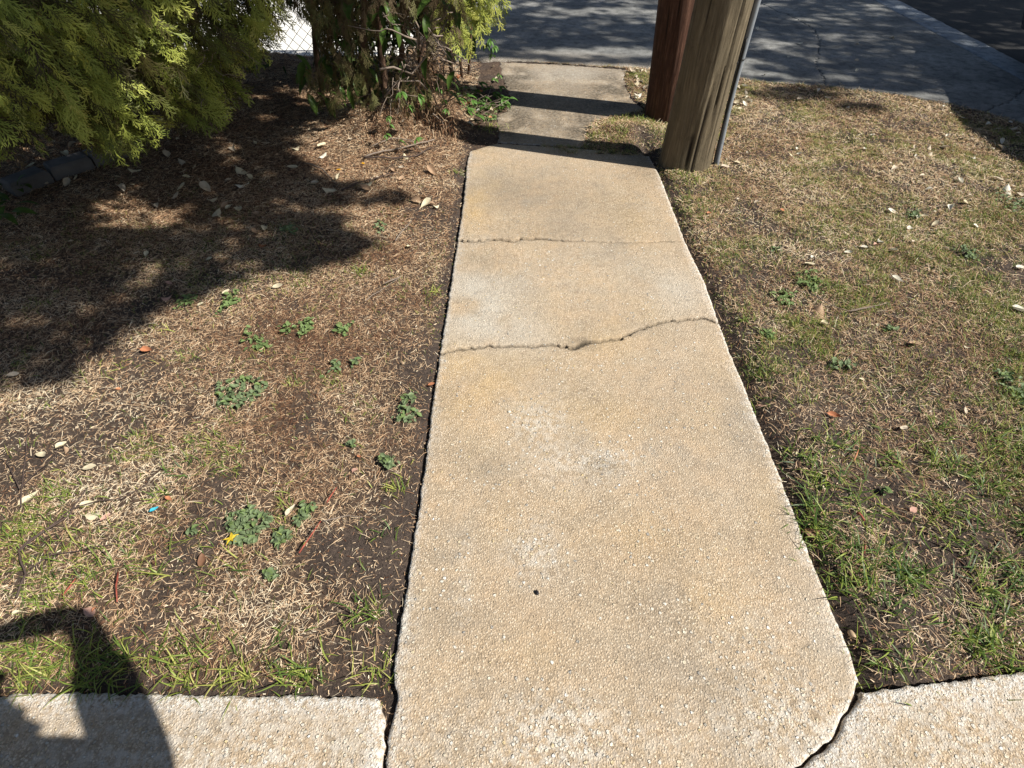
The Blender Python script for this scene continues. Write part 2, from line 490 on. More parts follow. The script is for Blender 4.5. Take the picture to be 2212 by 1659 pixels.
def walk_extra(x, y, px, py):
    dc = np.minimum(segdist(x, y, C1, False), segdist(x, y, C2, False))
    grime = np.exp(-(dc / .006) ** 2) * (.35 + .65 * vnoise(x, y, 30, 88)) * np.where(np.abs(y - C1[0][1]) < .12, smooth01(.45, .0, x), 1)
    nz = fbm(x, y, 6, 80)
    pale = gauss(px, py, [(1030, 650, 95, 95, .95), (1120, 720, 120, 40, .6), (1470, 640, 60, 60, .75), (1400, 600, 70, 45, .3), (1500, 780, 60, 60, .3),
                          (1010, 600, 40, 90, .3), (1600, 1000, 40, 120, .25), (1790, 1280, 60, 150, .5), (1230, 1000, 110, 60, .18)]) * smooth01(.25, .6, nz)
    ochre = gauss(px, py, [(1040, 400, 50, 60, .8), (1015, 470, 35, 50, .7), (990, 870, 60, 110, .55), (1330, 700, 120, 60, .5), (1130, 860, 120, 80, .35),
                           (1040, 800, 80, 50, .5), (1380, 470, 80, 60, .35), (1530, 830, 40, 90, .45), (1650, 1100, 45, 90, .3), (1350, 1150, 90, 60, .35), (1080, 1130, 60, 70, .3), (1500, 1300, 120, 50, .3), (1150, 1400, 90, 60, .3), (1300, 900, 120, 40, .3)]) * smooth01(.2, .7, nz)
    stain = gauss(px, py, [(1110, 420, 110, 45, .30), (1200, 500, 130, 20, .22), (1040, 560, 60, 20, .25), (1260, 740, 22, 9, .9), (970, 855, 30, 30, .25),
                           (1300, 1010, 30, 20, .35), (1390, 350, 45, 40, .55), (1240, 440, 150, 60, .16), (1050, 1000, 60, 30, .18), (1430, 1180, 90, 50, .16), (1000, 1330, 50, 40, .2), (1560, 1480, 80, 40, .18), (1170, 1520, 60, 30, .15), (1440, 900, 60, 40, .14)])
    worn = gauss(px, py, [(1165, 910, 60, 45, .75), (1240, 1000, 110, 40, .5), (1150, 1190, 60, 60, .7), (1200, 1590, 110, 80, .9), (1330, 1000, 60, 30, .4), (1000, 1280, 20, 160, .4), (880, 1330, 16, 200, .8),
                          (1700, 1560, 120, 80, .6), (1400, 1600, 300, 80, .3), (1620, 1400, 150, 130, .25), (1230, 590, 180, 60, .12)])
    worn = worn + gauss(px, py, [(2100, 1600, 300, 120, .75), (500, 1640, 500, 120, .75)])
    return {"pale": pale, "ochre": ochre, "stain": stain + grime, "worn": worn}

def cut(edge, ya, yb):
    """part of a vertical polyline between two y (edge runs from far to near)"""
    e = np.array(edge); o = np.argsort(e[:, 1])
    pts = [p for p in edge if yb + .004 < p[1] < ya - .004]
    return pts

sidewalk = empty("sidewalk"); tag(sidewalk, kind="structure")
RE = rough(right_edge, .010, .0035, 3)
RE = [p + np.array([.6, .8]) * (.013 * (vnoise(p[0], p[1], 32, 13) - .5) + .010 * (vnoise(p[0], p[1], 90, 14) - .5)) if p[1] < .40 else p for p in RE]; LE = rough(left_edge, .010, .0045, 5)
C1 = rough(crack1, .007, .009, 8); C2 = rough(crack2, .007, .012, 12)
def shift(P, dy): return [np.array([p[0], p[1] + (dy(p[0]) if callable(dy) else dy)]) for p in P]
w1 = lambda s: (lambda x: s * (.0085 * smooth01(.42, .02, x) + .0012 + .0035 * (vnoise(x, 0, 25, 3) > .7)))
w2 = lambda s: (lambda x: s * (.0044 + .0050 * vnoise(x, 0, 14, 4) + .006 * math.exp(-((x - .27) / .06) ** 2)))
def between(P, ya, yb):
    i = [k for k, p in enumerate(P) if yb < p[1] < ya]
    return P[i[0]:i[-1] + 1]
yc1l, yc1r = C1[0][1], C1[-1][1]; yc2l, yc2r = C2[0][1], C2[-1][1]
near = between(LE, yc2l - .02, -2)[::1]
outline = shift(C2, w2(-1)) + between(RE, yc2r - .02, -2) + between(LE, yc2l - .02, -2)[::-1]
s = link("slab", slab_mesh("slab_near", outline, .1, sides=(left_edge, right_edge), arris=.002, extra=walk_extra), M['concrete'], sidewalk)
tag(s, label="long tan aggregate slab in front of the lower crack")
outline = shift(C1, w1(-1)) + between(RE, yc1r - .02, yc2r + .02) + shift(C2, w2(1))[::-1] + between(LE, yc1l - .02, yc2l + .02)[::-1]
s = link("slab", slab_mesh("slab_mid", outline, .1, sides=(left_edge, right_edge), arris=.002, extra=walk_extra, ztop=.001), M['concrete'], sidewalk)
tag(s, label="paler slab between the two cracks")
top = rough([left_edge[0], W([(1072, 311)])[0], W([(1250, 322)])[0], W([(1353, 330)])[0], right_edge[0]], .02, .006, 21)
outline = top + between(RE, right_edge[0][1] - .02, yc1r + .02) + shift(C1, w1(1))[::-1] + between(LE, left_edge[0][1] - .02, yc1l + .02)[::-1]
s = link("slab", slab_mesh("slab_far", outline, .1, sides=(left_edge, right_edge), arris=.002, extra=walk_extra, ztop=.003), M['concrete'], sidewalk)
tag(s, label="slab beyond the upper crack crossed by the pole shadow")
def far_extra(x, y, px, py):
    nz = fbm(x, y, 9, 90)
    stain = gauss(px, py, [(1105, 175, 35, 45, .9), (1095, 270, 40, 30, .7), (1330, 195, 50, 45, .75), (1200, 240, 120, 60, .45), (1180, 165, 60, 12, .2), (1260, 285, 30, 30, .7)]) * smooth01(.2, .55, nz) * 1.2 + .30
    return {"stain": stain, "worn": np.full_like(x, .25), "pale": gauss(px, py, [(1230, 160, 120, 16, .8)])}
s = link("slab", slab_mesh("slab_end", rough(far_outline, .02, .02, 25, True), .08, ztop=-.004, extra=far_extra, edge_w=.001), M['concrete'], sidewalk)
tag(s, label="narrow stained slab half buried in soil beside the driveway")
outline = rough(left_slab_top, .008, .006, 31) + [np.array([-.27, -1.6]), np.array([-4, -1.6])]
s = link("slab", slab_mesh("slab_left", outline, .1, extra=walk_extra, edge_w=.075, ztop=.002), M['concrete'], sidewalk)
tag(s, label="slab at the lower left carrying the photographer's shadow")
gapped = [p + np.array([.0075, -.003]) + np.array([.012, -.004]) * smooth01(.35, .85, vnoise(p[0], p[1], 26, 2)) + np.array([.003, 0]) * vnoise(p[0], p[1], 120, 9) for p in RE if p[1] < gp(0, 1500)[1]]
outline = gapped[::-1] + rough(right_slab_top, .008, .005, 35) + [np.array([4.5, -1.6])]
s = link("slab", slab_mesh("slab_right", outline, .1, extra=walk_extra, edge_w=.085, ztop=-.002), M['concrete'], sidewalk)
tag(s, label="slab at the lower right with coarse white aggregate")

# driveway, gutter, street, pad
drive_near = W([(1050, 133), (1080, 131), (1150, 133), (1250, 139), (1375, 148), (1480, 157), (1585, 168), (1658, 180), (1790, 187), (1915, 200), (2056, 224),
                (2132, 245), (2212, 268)])
drive_near[0][0] = -.52
gx0 = 4.28
DK1 = rough(W([(1783, 187), (1780, 171), (1762, 144), (1768, 110), (1770, 92), (1759, 64), (1707, 34), (1683, 28), (1640, 5)]) + [np.array([2.2, 12.5])], .02, .03, 43)
DK2 = rough(W([(2126, 243), (2140, 233), (2178, 221), (2200, 203), (2212, 196)]) + [np.array([4.28, 4.9])], .02, .025, 44)
def drive_extra(x, y, px, py):
    e = np.array(drive_near); ye = np.interp(x, e[:, 0], e[:, 1])
    d = y - ye
    return {"rough_band": np.clip(1.3 - d / .30, 0, 1) * smooth01(1.7, .9, x)}
drv = empty("driveway"); tag(drv, kind="structure")
DN_ = rough(drive_near, .03, .02, 41)
o1 = [p for p in DN_ if p[0] < DK1[0][0] - .01] + shift(DK1, 0) + [np.array([-.3, 12.5])]
o1 = [np.array([p[0] - .005, p[1]]) if i > 5 and i < len(o1) - 1 else p for i, p in enumerate(o1)]
o2 = [p for p in DN_ if DK1[0][0] + .01 < p[0] < DK2[0][0] - .01] + [p + np.array([-.003, .005]) for p in DK2] + [np.array([gx0, 12.5])] + [p + np.array([.005, 0]) for p in DK1[::-1]]
o3 = [p + np.array([.003, -.004]) for p in DK2[::-1]] + [p for p in DN_ if p[0] > DK2[0][0] + .01] + [np.array([gx0, 3.3])]
for k, oo in enumerate((o1, o2, o3)):
    link("slab", slab_mesh("driveway_slab", oo, .1, ztop=.006, step=.09, extra=drive_extra, edge_w=.001), M['drive'], drv)
g = link("gutter", slab_mesh("gutter", rough([(gx0 + .02, 2.0), (gx0 + .30, 2.0), (gx0 + .30, 14), (gx0 + .02, 14)], .05, .012, 45, True), .12, ztop=.0, step=.12, edge_w=.02), M['gutter'])
tag(g, kind="structure")
st = link("street", slab_mesh("street", rough([(gx0 + .33, -8), (14, -8), (14, 40), (gx0 + .33, 40)], .1, .02, 46, True), .15, ztop=-.02, step=.5, edge_w=.001), M['asphalt'])
tag(st, kind="structure")
pad = link("parking_pad", slab_mesh("pad", [(-9, 5.7), (-1.0, 5.7), (-1.0, 9.5), (-9, 9.5)], .1, ztop=.0, step=.3, edge_w=.001), M['pad'])
tag(pad, kind="structure")

# ------------------------------------------------------------------ ground
slabs_poly = [np.array(LE[::-1] + RE), np.array(rough(left_slab_top, .05, 0, 1) + [np.array([-.27, -1.6]), np.array([-4, -1.6])]),
              np.array(gapped[::-1] + list(right_slab_top) + [np.array([4.5, -1.6])]), np.array(far_outline)]
drive_poly = np.array(drive_near + [np.array([gx0, 3.3]), np.array([gx0, 12.5]), np.array([-.3, 12.5])])
LEa = np.array(left_edge)[::-1]; REa = np.array(right_edge)[::-1]
REy = np.maximum.accumulate(REa[:, 1])
ystab = gp(0, 1502)[1]
MOUND = (-.86, 4.12)
def gz(x, y):
    x = np.asarray(x, float); y = np.asarray(y, float)
    xl = np.interp(y, LEa[:, 1], LEa[:, 0]); xr = np.interp(y, REy, REa[:, 0])
    n = (fbm(x, y, 3, 20) - .5) * .03 + (fbm(x, y, 22, 26) - .5) * .022
    dl = xl - x; dr = x - xr
    left = -.006 + n * .7 - .008 * np.exp(-(dl / .05) ** 2) - .012 * np.exp(-((y - ystab) / .05) ** 2)
    right = .004 + n - .040 * np.exp(-(dr / .045) ** 2) + .012 * np.exp(-((dr - .16) / .06) ** 2)
    yr = np.interp(x, np.array(right_slab_top)[:, 0], np.array(right_slab_top)[:, 1])
    right = right - .045 * np.exp(-((y - yr) / .05) ** 2)
    z = np.where(x < (xl + xr) / 2, left, right)
    far = smooth01(3.75, 4.1, y)
    z = z * (1 - far) + far * (.0 + n)
    z = z + .20 * np.exp(-(((x - MOUND[0]) / .38) ** 2 + ((y - MOUND[1]) / .40) ** 2))
    z = z + .055 * np.exp(-(((x - .80) / .22) ** 2 + ((y - 3.98) / .16) ** 2))
    z = z + .05 * smooth01(-1.7, -2.6, x) * smooth01(1.5, 3, y)
    return z
def gz_full(x, y):
    z = gz(x, y)
    z = np.where((y < .42) & (x > -.4) & (x < 1.2), -.017 + .008 * (vnoise(x, y, 40, 7) - .5), z)
    for P in slabs_poly[:3]:
        z = np.where(inpoly(x, y, P), np.minimum(z, -.030), z)
    z = np.where(inpoly(x, y, slabs_poly[3]), np.minimum(z, -.02), z)
    d = inpoly(x, y, drive_poly); z = np.where(d, -.05, z)
    z = np.where((x > gx0 - .04) & (y > 2.0), -.09, z)
    z = np.where((x > gx0 + .30), -.12, z)
    z = np.where((x < -1.0) & (y > 5.7), -.05, z)
    return z
def bare0(x, y, px, py):
    """0..1 bare earth"""
    b = gauss(px, py, [(890, 800, 60, 110, .85), (850, 1100, 70, 130, .8), (800, 1230, 90, 80, .8), (760, 1400, 130, 70, .75), (930, 470, 60, 60, .8), (930, 640, 30, 60, .3),
                       (360, 640, 45, 22, .9), (1620, 590, 70, 55, .85), (1700, 820, 90, 60, .6), (1780, 930, 110, 60, .75), (1900, 1330, 160, 90, .6),
                       (1920, 1080, 80, 60, .55), (2150, 1170, 80, 60, .4), (1560, 700, 30, 60, .4), (2180, 560, 60, 60, .4), (1700, 290, 40, 10, .1),
                       (560, 1490, 700, 22, 1.1), (2050, 1475, 250, 22, 1.0), (1810, 1400, 40, 80, .6), (120, 1000, 60, 40, .3), (700, 1180, 60, 60, .35)])
    b = b + .75 * smooth01(.50, .74, fbm(x, y, 4.2, 140))
    xl = np.interp(y, LEa[:, 1], LEa[:, 0]); xr = np.interp(y, REy, REa[:, 0])
    b = b + 1.2 * np.exp(-((x - xl) / .042) ** 2) * (y < 4) + 1.3 * np.exp(-((x - xr) / .045) ** 2) * (y < 4)
    return np.clip(b, 0, 1)

bare = bare0
def axis(lo, hi, st, flo, fhi):
    c = np.arange(lo, hi, st)
    a = lo - np.cumsum(st * 1.35 ** np.arange(1, 60)); a = a[a > flo]
    b = hi + np.cumsum(st * 1.35 ** np.arange(1, 60)); b = b[b < fhi]
    return np.concatenate([[flo], a[::-1], c, b, [fhi]])
ax = axis(-4.2, 4.4, .02, -120, 120); ay = axis(.2, 6.2, .02, -60, 160)
X, Y = np.meshgrid(ax, ay, indexing='ij')
Z = gz_full(X, Y)
nx, ny = X.shape
idx = np.arange(nx * ny).reshape(nx, ny)
q = np.stack([idx[:-1, :-1], idx[1:, :-1], idx[1:, 1:], idx[:-1, 1:]], -1).reshape(-1, 4)
PX, PY = proj(X.ravel(), Y.ravel())
lit = smooth01(-1.0, -1.6, X.ravel() + .0) * smooth01(2.0, 3.0, Y.ravel())
lit = np.maximum(lit, np.exp(-(((X.ravel() - MOUND[0]) / .6) ** 2 + ((Y.ravel() - MOUND[1]) / .5) ** 2)))
lit = np.maximum(lit, .45 * (X.ravel() < 0) * (1 - bare0(X.ravel(), Y.ravel(), PX, PY)))
lit = np.maximum(lit, smooth01(.6, 1, gauss(PX, PY, [(650, 730, 170, 60, .9), (600, 900, 150, 60, .5), (860, 620, 90, 60, .6), (1330, 290, 80, 40, .9)]) + .3 * fbm(X.ravel(), Y.ravel(), 6, 70)) * .7)
me = mesh_np("ground", np.column_stack([X.ravel(), Y.ravel(), Z.ravel()]), [q], {"litter": lit}, smooth=True)
ground = link("ground", me, M['soil']); tag(ground, kind="structure")

# ------------------------------------------------------------------ ribbons (grass, straw, litter)
def ribbons(P, head, p0, p1, yaw, L, Wd, tint, segs=3, roll=None, tip=.15, follow=False):
    n = len(P)
    cur = P.copy(); rings = []
    roll = np.zeros(n) if roll is None else roll
    for k in range(segs + 1):
        t = k / segs
        h = head + yaw * t; p = p0 + (p1 - p0) * t
        side = np.stack([-np.sin(h) * np.cos(roll), np.cos(h) * np.cos(roll), np.sin(roll)], 1)
        wk = Wd * ((1 - t) ** .6 * (1 - tip) + tip) * (.75 + .25 * min(1, k)) * .5
        rings.append(cur - side * wk[:, None]); rings.append(cur + side * wk[:, None])
        st = L / segs
        d = np.stack([np.cos(h) * np.cos(p), np.sin(h) * np.cos(p), np.sin(p)], 1)
        cur = cur + d * st[:, None]
        if follow:
            cur[:, 2] = np.maximum(cur[:, 2], gz(cur[:, 0], cur[:, 1]) + .002)
    V = np.stack(rings, 1)
    m = 2 * (segs + 1)
    b = np.arange(n)[:, None] * m
    fs = [b + np.array([[2 * k, 2 * k + 1, 2 * k + 3, 2 * k + 2]]) for k in range(segs)]
    Q = np.stack(fs, 1).reshape(-1, 4)
    return V.reshape(-1, 3), Q, np.repeat(tint, m)

def sample(n, x0, x1, y0, y1, dens, rng):
    X = []; tot = 0
    while tot < n:
        x = rng.uniform(x0, x1, n); y = rng.uniform(y0, y1, n)
        k = rng.random(n) < dens(x, y)
        X.append(np.column_stack([x[k], y[k]])); tot += k.sum()
        if len(X) > 60: break
    return np.concatenate(X)[:n]

def allowed(x, y, marg=.012):
    px, py = proj(x, y)
    ok = np.ones(len(x), bool)
    for P in slabs_poly: ok &= ~inpoly(x, y, P)
    ok &= ~inpoly(x, y, drive_poly)
    ok &= ~((x > gx0) & (y > 2)) & ~((x < -1.0) & (y > 5.7))
    return ok, px, py
def falloff(x, y):
    """thin out what lies beyond the view"""
    px, py = proj(x, y)
    m = 260
    v = (px > -m) & (px < 2212 + m) & (py > -150) & (py < 1800)
    return v
LMASK = lambda x, y: x < np.interp(y, LEa[:, 1], LEa[:, 0])

r = RNG
# --- dry grass, left and right
def straw(name, cnt, side, Lr, Wr, label, tintf, densf, p0r=(.0, .40), seed=1):
    rng = np.random.default_rng(seed)
    x0, x1 = (-4.5, .0) if side == 'l' else (.2, 4.4)
    def dens(x, y):
        ok, px, py = allowed(x, y)
        return ok * falloff(x, y) * (LMASK(x, y) if side == 'l' else ~LMASK(x, y)) * densf(x, y, px, py)
    S = sample(cnt, x0, x1, .25, 5.9, dens, rng); n = len(S)
    far = smooth01(1.0, 4.0, S[:, 1]); lng = rng.random(n) < .16
    P = np.column_stack([S, gz(S[:, 0], S[:, 1]) + .002])
    head = rng.uniform(0, 2 * np.pi, n)
    L = rng.uniform(*Lr, n) * np.where(lng, 2.3, 1.0); Wd = rng.uniform(*Wr, n) * (1 + .55 * far)
    p0 = rng.uniform(*p0r, n); p1 = p0 - rng.uniform(.2, 1.0, n)
    yaw = rng.normal(0, 1, n) * np.where(lng, .3, .75)
    px, py = proj(S[:, 0], S[:, 1])
    V, Q, T = ribbons(P, head, p0, p1, yaw, L, Wd, np.clip(tintf(S[:, 0], S[:, 1], px, py, rng, n), 0, 1), 2, rng.normal(0, .5, n), follow=True)
    o = link(name, mesh_np(name, V, [Q], {"tint": T}), M['straw'])
    tag(o, label, "dry grass", kind="stuff")
def tl(x, y, px, py, rng, n):
    t = .50 + .34 * (fbm(x, y, 5, 150) - .5) * 2 + rng.normal(0, .20, n)
    t += gauss(px, py, [(200, 1000, 320, 190, .26), (520, 1320, 160, 80, .25), (330, 780, 240, 90, .08), (150, 880, 150, 60, .15)])
    t -= gauss(px, py, [(650, 740, 170, 50, .28), (620, 900, 120, 90, .2), (860, 600, 90, 90, .2), (700, 1030, 120, 80, .15), (560, 1080, 100, 60, .1)])
    return t
def dl(x, y, px, py):
    d = np.clip(1 - .88 * bare(x, y, px, py), .05, 1)
    return d * (1 - .55 * smooth01(.62, 1.2, gauss(px, py, [(250, 300, 700, 260, 1.3)])))
straw("dry_grass", 215000, 'l', (.008, .026), (.0014, .0027), "curly straw coloured dry grass covering the left verge", tl, dl, seed=3)
def tr(x, y, px, py, rng, n):
    t = .50 + .30 * (fbm(x, y, 5, 160) - .5) * 2 + rng.normal(0, .22, n)
    t += gauss(px, py, [(1900, 420, 300, 160, .10), (1640, 240, 90, 50, .1), (2080, 950, 160, 100, .1)])
    return t
def dr_(x, y, px, py): return np.clip(1 - .88 * bare(x, y, px, py), .05, 1) * (1 - .05 * smooth01(900, 1200, py))
straw("dry_grass", 125000, 'r', (.010, .030), (.0014, .0027), "tan dry grass mixed through the right verge", tr, dr_, (.05, .6), seed=4)

# --- crumbs of broken straw and bark over everything
rng_c = np.random.default_rng(66)
def dens_c(x, y):
    ok, px, py = allowed(x, y); return ok * falloff(x, y) * (.35 + .65 * fbm(x, y, 8, 230))
S = sample(75000, -4.4, 4.2, .25, 4.6, dens_c, rng_c); n = len(S)
P = np.column_stack([S, gz(S[:, 0], S[:, 1]) + .003]); p0 = rng_c.uniform(-.1, .6, n)
V, Q, T = ribbons(P, rng_c.uniform(0, 6.28, n), p0, p0, np.zeros(n), rng_c.uniform(.004, .013, n), rng_c.uniform(.0012, .0042, n), np.clip(rng_c.normal(.42, .3, n), 0, 1), 1, rng_c.normal(0, .6, n), tip=.5)
o = link("straw_crumbs", mesh_np("straw_crumbs", V, [Q], {"tint": T}), M['straw']); tag(o, "broken straw and bark crumbs scattered over both verges", "litter", kind="stuff")

# --- green grass
def green(name, cnt, side, Lr, Wr, label, densf, tintf, p0r, seed):
    rng = np.random.default_rng(seed)
    x0, x1 = (-4.5, .0) if side == 'l' else (.2, 4.4)
    def dens(x, y):
        ok, px, py = allowed(x, y)
        return ok * falloff(x, y) * (LMASK(x, y) if side == 'l' else ~LMASK(x, y)) * np.clip(densf(x, y, px, py), 0, 1)
    S = sample(cnt, x0, x1, .25, 5.9, dens, rng); n = len(S)
    P = np.column_stack([S, gz(S[:, 0], S[:, 1])])
    px, py = proj(S[:, 0], S[:, 1])
    nf = smooth01(400, 1200, py)
    head = rng.uniform(0, 2 * np.pi, n)
    L = rng.uniform(*Lr, n) * (.55 + .75 * nf); Wd = rng.uniform(*Wr, n) * (.75 + .35 * nf)
    p0 = rng.uniform(*p0r, n); p1 = p0 - rng.uniform(.3, 1.1, n)
    V, Q, T = ribbons(P, head, p0, p1, rng.normal(0, .5, n), L, Wd, np.clip(tintf(x0, px, py, rng, n) + .2 * (fbm(S[:, 0], S[:, 1], 7, 155) - .5), 0, 1), 3, rng.normal(0, .35, n), tip=.08)
    o = link(name, mesh_np(name, V, [Q], {"tint": T}), M['grass'])
    tag(o, label, "grass", kind="stuff")
def gr_d(x, y, px, py):
    d = .22 + 1.0 * smooth01(.43, .60, fbm(x, y, 3.0, 170)) * (.5 + .5 * smooth01(.35, .6, fbm(x, y, 14, 171)))
    d = d * np.where(py > 880, .13, 1.0)
    d += gauss(px, py, [(1530, 430, 80, 60, .6), (2150, 480, 90, 90, .6), (2200, 850, 60, 110, .6), (2180, 1000, 60, 90, .3), (1800, 640, 60, 40, .1), (1400, 290, 60, 40, .35), (2050, 560, 100, 80, .3)])
    return d * (.35 + .65 * smooth01(.35, .6, fbm(x, y, 22, 178))) * (1 - .85 * bare(x, y, px, py))
green("grass", 100000, 'r', (.020, .050), (.0018, .0034), "short green grass growing thin on the right verge", gr_d, lambda x0, px, py, rng, n: .60 + rng.normal(0, .22, n) - .15 * smooth01(900, 1200, py) + gauss(px, py, [(1900, 300, 420, 200, .18)]), (.5, 1.4), 21)
def gr_d2(x, y, px, py):
    cl = smooth01(.52, .66, fbm(x, y, 17, 175))
    return smooth01(820, 1050, py) * (.05 + .95 * cl) * (1 - .5 * bare(x, y, px, py)) * (1 - smooth01(1400, 1480, py) * .8)
green("grass", 3300, 'r', (.035, .075), (.0030, .0055), "coarse dark green blades over bare soil on the near right verge", gr_d2, lambda x0, px, py, rng, n: .42 + rng.normal(0, .24, n), (.1, .9), 22)
def gl_d(x, y, px, py):
    d = .03 + .5 * smooth01(.60, .72, fbm(x, y, 6, 180)) + gauss(px, py, [(100, 1430, 260, 45, .8), (300, 1180, 220, 80, .12), (650, 560, 120, 60, .3), (480, 620, 70, 40, .3), (940, 640, 25, 60, .5), (620, 500, 60, 30, .5), (300, 560, 120, 60, .2), (120, 1200, 120, 80, .2)])
    return d * (1 - .7 * bare(x, y, px, py)) * smooth01(330, 520, py)
green("grass", 9000, 'l', (.020, .045), (.0018, .0036), "scattered short green blades in the left verge", gl_d, lambda x0, px, py, rng, n: .6 + rng.normal(0, .2, n), (.3, 1.3), 23)
def gl_d2(x, y, px, py):
    return gauss(px, py, [(100, 1440, 230, 40, .9), (560, 1440, 200, 30, .25), (300, 1200, 200, 60, .18)]) * smooth01(1490, 1470, py) * (.2 + .8 * smooth01(.45, .6, fbm(x, y, 12, 185)))
green("grass", 1500, 'l', (.045, .085), (.003, .0052), "longer green blades beside the lower left slab", gl_d2, lambda x0, px, py, rng, n: .6 + rng.normal(0, .2, n), (.25, 1.1), 24)

# ------------------------------------------------------------------ small made things
def tube(pts, rad, sides=6, seed=0, caps=True):
    """tube along polyline, rad float or list"""
    P = [Vector(p) for p in pts]; n = len(P)
    rad = [rad] * n if isinstance(rad, (int, float)) else rad
    vs = []; fs = []
    up = Vector((0.31, .2, .93))
    for i in range(n):
        t = (P[min(i + 1, n - 1)] - P[max(i - 1, 0)]).normalized()
        a = t.cross(up)
        if a.length < .1: a = t.cross(Vector((1, 0, 0)))
        a.normalize(); b = t.cross(a)
        for k in range(sides):
            an = 2 * math.pi * k / sides
            vs.append(P[i] + (a * math.cos(an) + b * math.sin(an)) * rad[i])
    for i in range(n - 1):
        for k in range(sides):
            k2 = (k + 1) % sides
            fs.append((i * sides + k, i * sides + k2, (i + 1) * sides + k2, (i + 1) * sides + k))
    if caps:
        fs.append(tuple(range(sides))[::-1]); fs.append(tuple((n - 1) * sides + k for k in range(sides)))
    return vs, fs

def merge(parts):
    V = []; Fs = []
    for v, f in parts:
        o = len(V); V += list(v); Fs += [tuple(i + o for i in q) for q in f]
    return V, Fs

def wig(a, b, n, amp, rng):
    a = np.array(a, float); b = np.array(b, float); out = []
    off = np.zeros(3)
    for i in range(n + 1):
        t = i / n
        off = off * .7 + rng.normal(0, amp, 3)
        out.append(a + (b - a) * t + off * math.sin(math.pi * min(1, t * 1.3 + .1)) if 0 < i else a)
    return out

def leaf_mesh(name, L, Wd, curl, cup, seed, nu=7, star=False, tipp=1.0):
    rng = np.random.default_rng(seed)
    vs = []; fs = []
    if star:
        vs.append((0, 0, .003)); k = 10
        for i in range(k):
            an = 2 * math.pi * i / k + .2; rr = L * (.5 if i % 2 == 0 else .2) * rng.uniform(.85, 1.15)
            vs.append((rr * math.cos(an), rr * math.sin(an), .004 + rng.uniform(-.003, .008)))
        fs = [(0, 1 + i, 1 + (i + 1) % k) for i in range(k)]
        return mesh_py(name, vs, fs)
    tw = rng.uniform(-.6, .6)
    for i in range(nu + 1):
        t = i / nu
        w = Wd * .5 * (math.sin(math.pi * min(1, t ** .85)) ** .75) * (1 - .25 * t * tipp) + .0004
        x = (t - .5) * L; zc = curl * L * (4 * (t - .5) ** 2 - .3)
        for j in (-1, -.5, 0, .5, 1):
            y = w * j; z = zc + cup * abs(j) ** 1.6 * w + tw * y * (t - .5) + rng.normal(0, .0006)
            vs.append((x, y, z))
    for i in range(nu):
        for j in range(4):
            a = i * 5 + j; fs.append((a, a + 5, a + 6, a + 1))
    # stalk
    o = len(vs)
    vs += [(-L * .5, -.0007, vs[2][2]), (-L * .5, .0007, vs[2][2]), (-L * .68, .0005, vs[2][2] + .004), (-L * .68, -.0005, vs[2][2] + .004)]
    fs.append((o, o + 1, o + 2, o + 3))
    return mesh_py(name, vs, fs, True)

leaf_lib = {}
def get_leaf(kind, colr):
    key = (kind, colr)
    if key not in leaf_lib:
        specs = {0: (.050, .029, .10, .5), 1: (.045, .032, -.12, .8), 2: (.060, .030, .16, .9), 3: (.036, .028, .05, .3), 4: (.055, .038, .12, -.6), 5: (.030, .022, .2, 1.0)}
        L, Wd, cu, cp = specs[kind]
        me = leaf_mesh("fallen_leaf", L, Wd, cu, cp, 10 + kind); me.materials.append(M['leaf_' + colr]); leaf_lib[key] = me
    return leaf_lib[key]

def put_leaf(x, y, kind, colr, rz, sc, label, group=None, tilt=.25, name="fallen_leaf", cat="leaf", up=.008, me=None):
    o = bpy.data.objects.new(name, me or get_leaf(kind, colr))
    o.location = (x, y, float(gz(x, y)) + up if not inpoly(np.array([x]), np.array([y]), drive_poly)[0] else .012)
    o.rotation_euler = (random.uniform(-tilt, tilt), random.uniform(-tilt, tilt), rz)
    o.scale = (sc, sc, sc)
    col.objects.link(o); tag(o, label, cat, group)
    return o

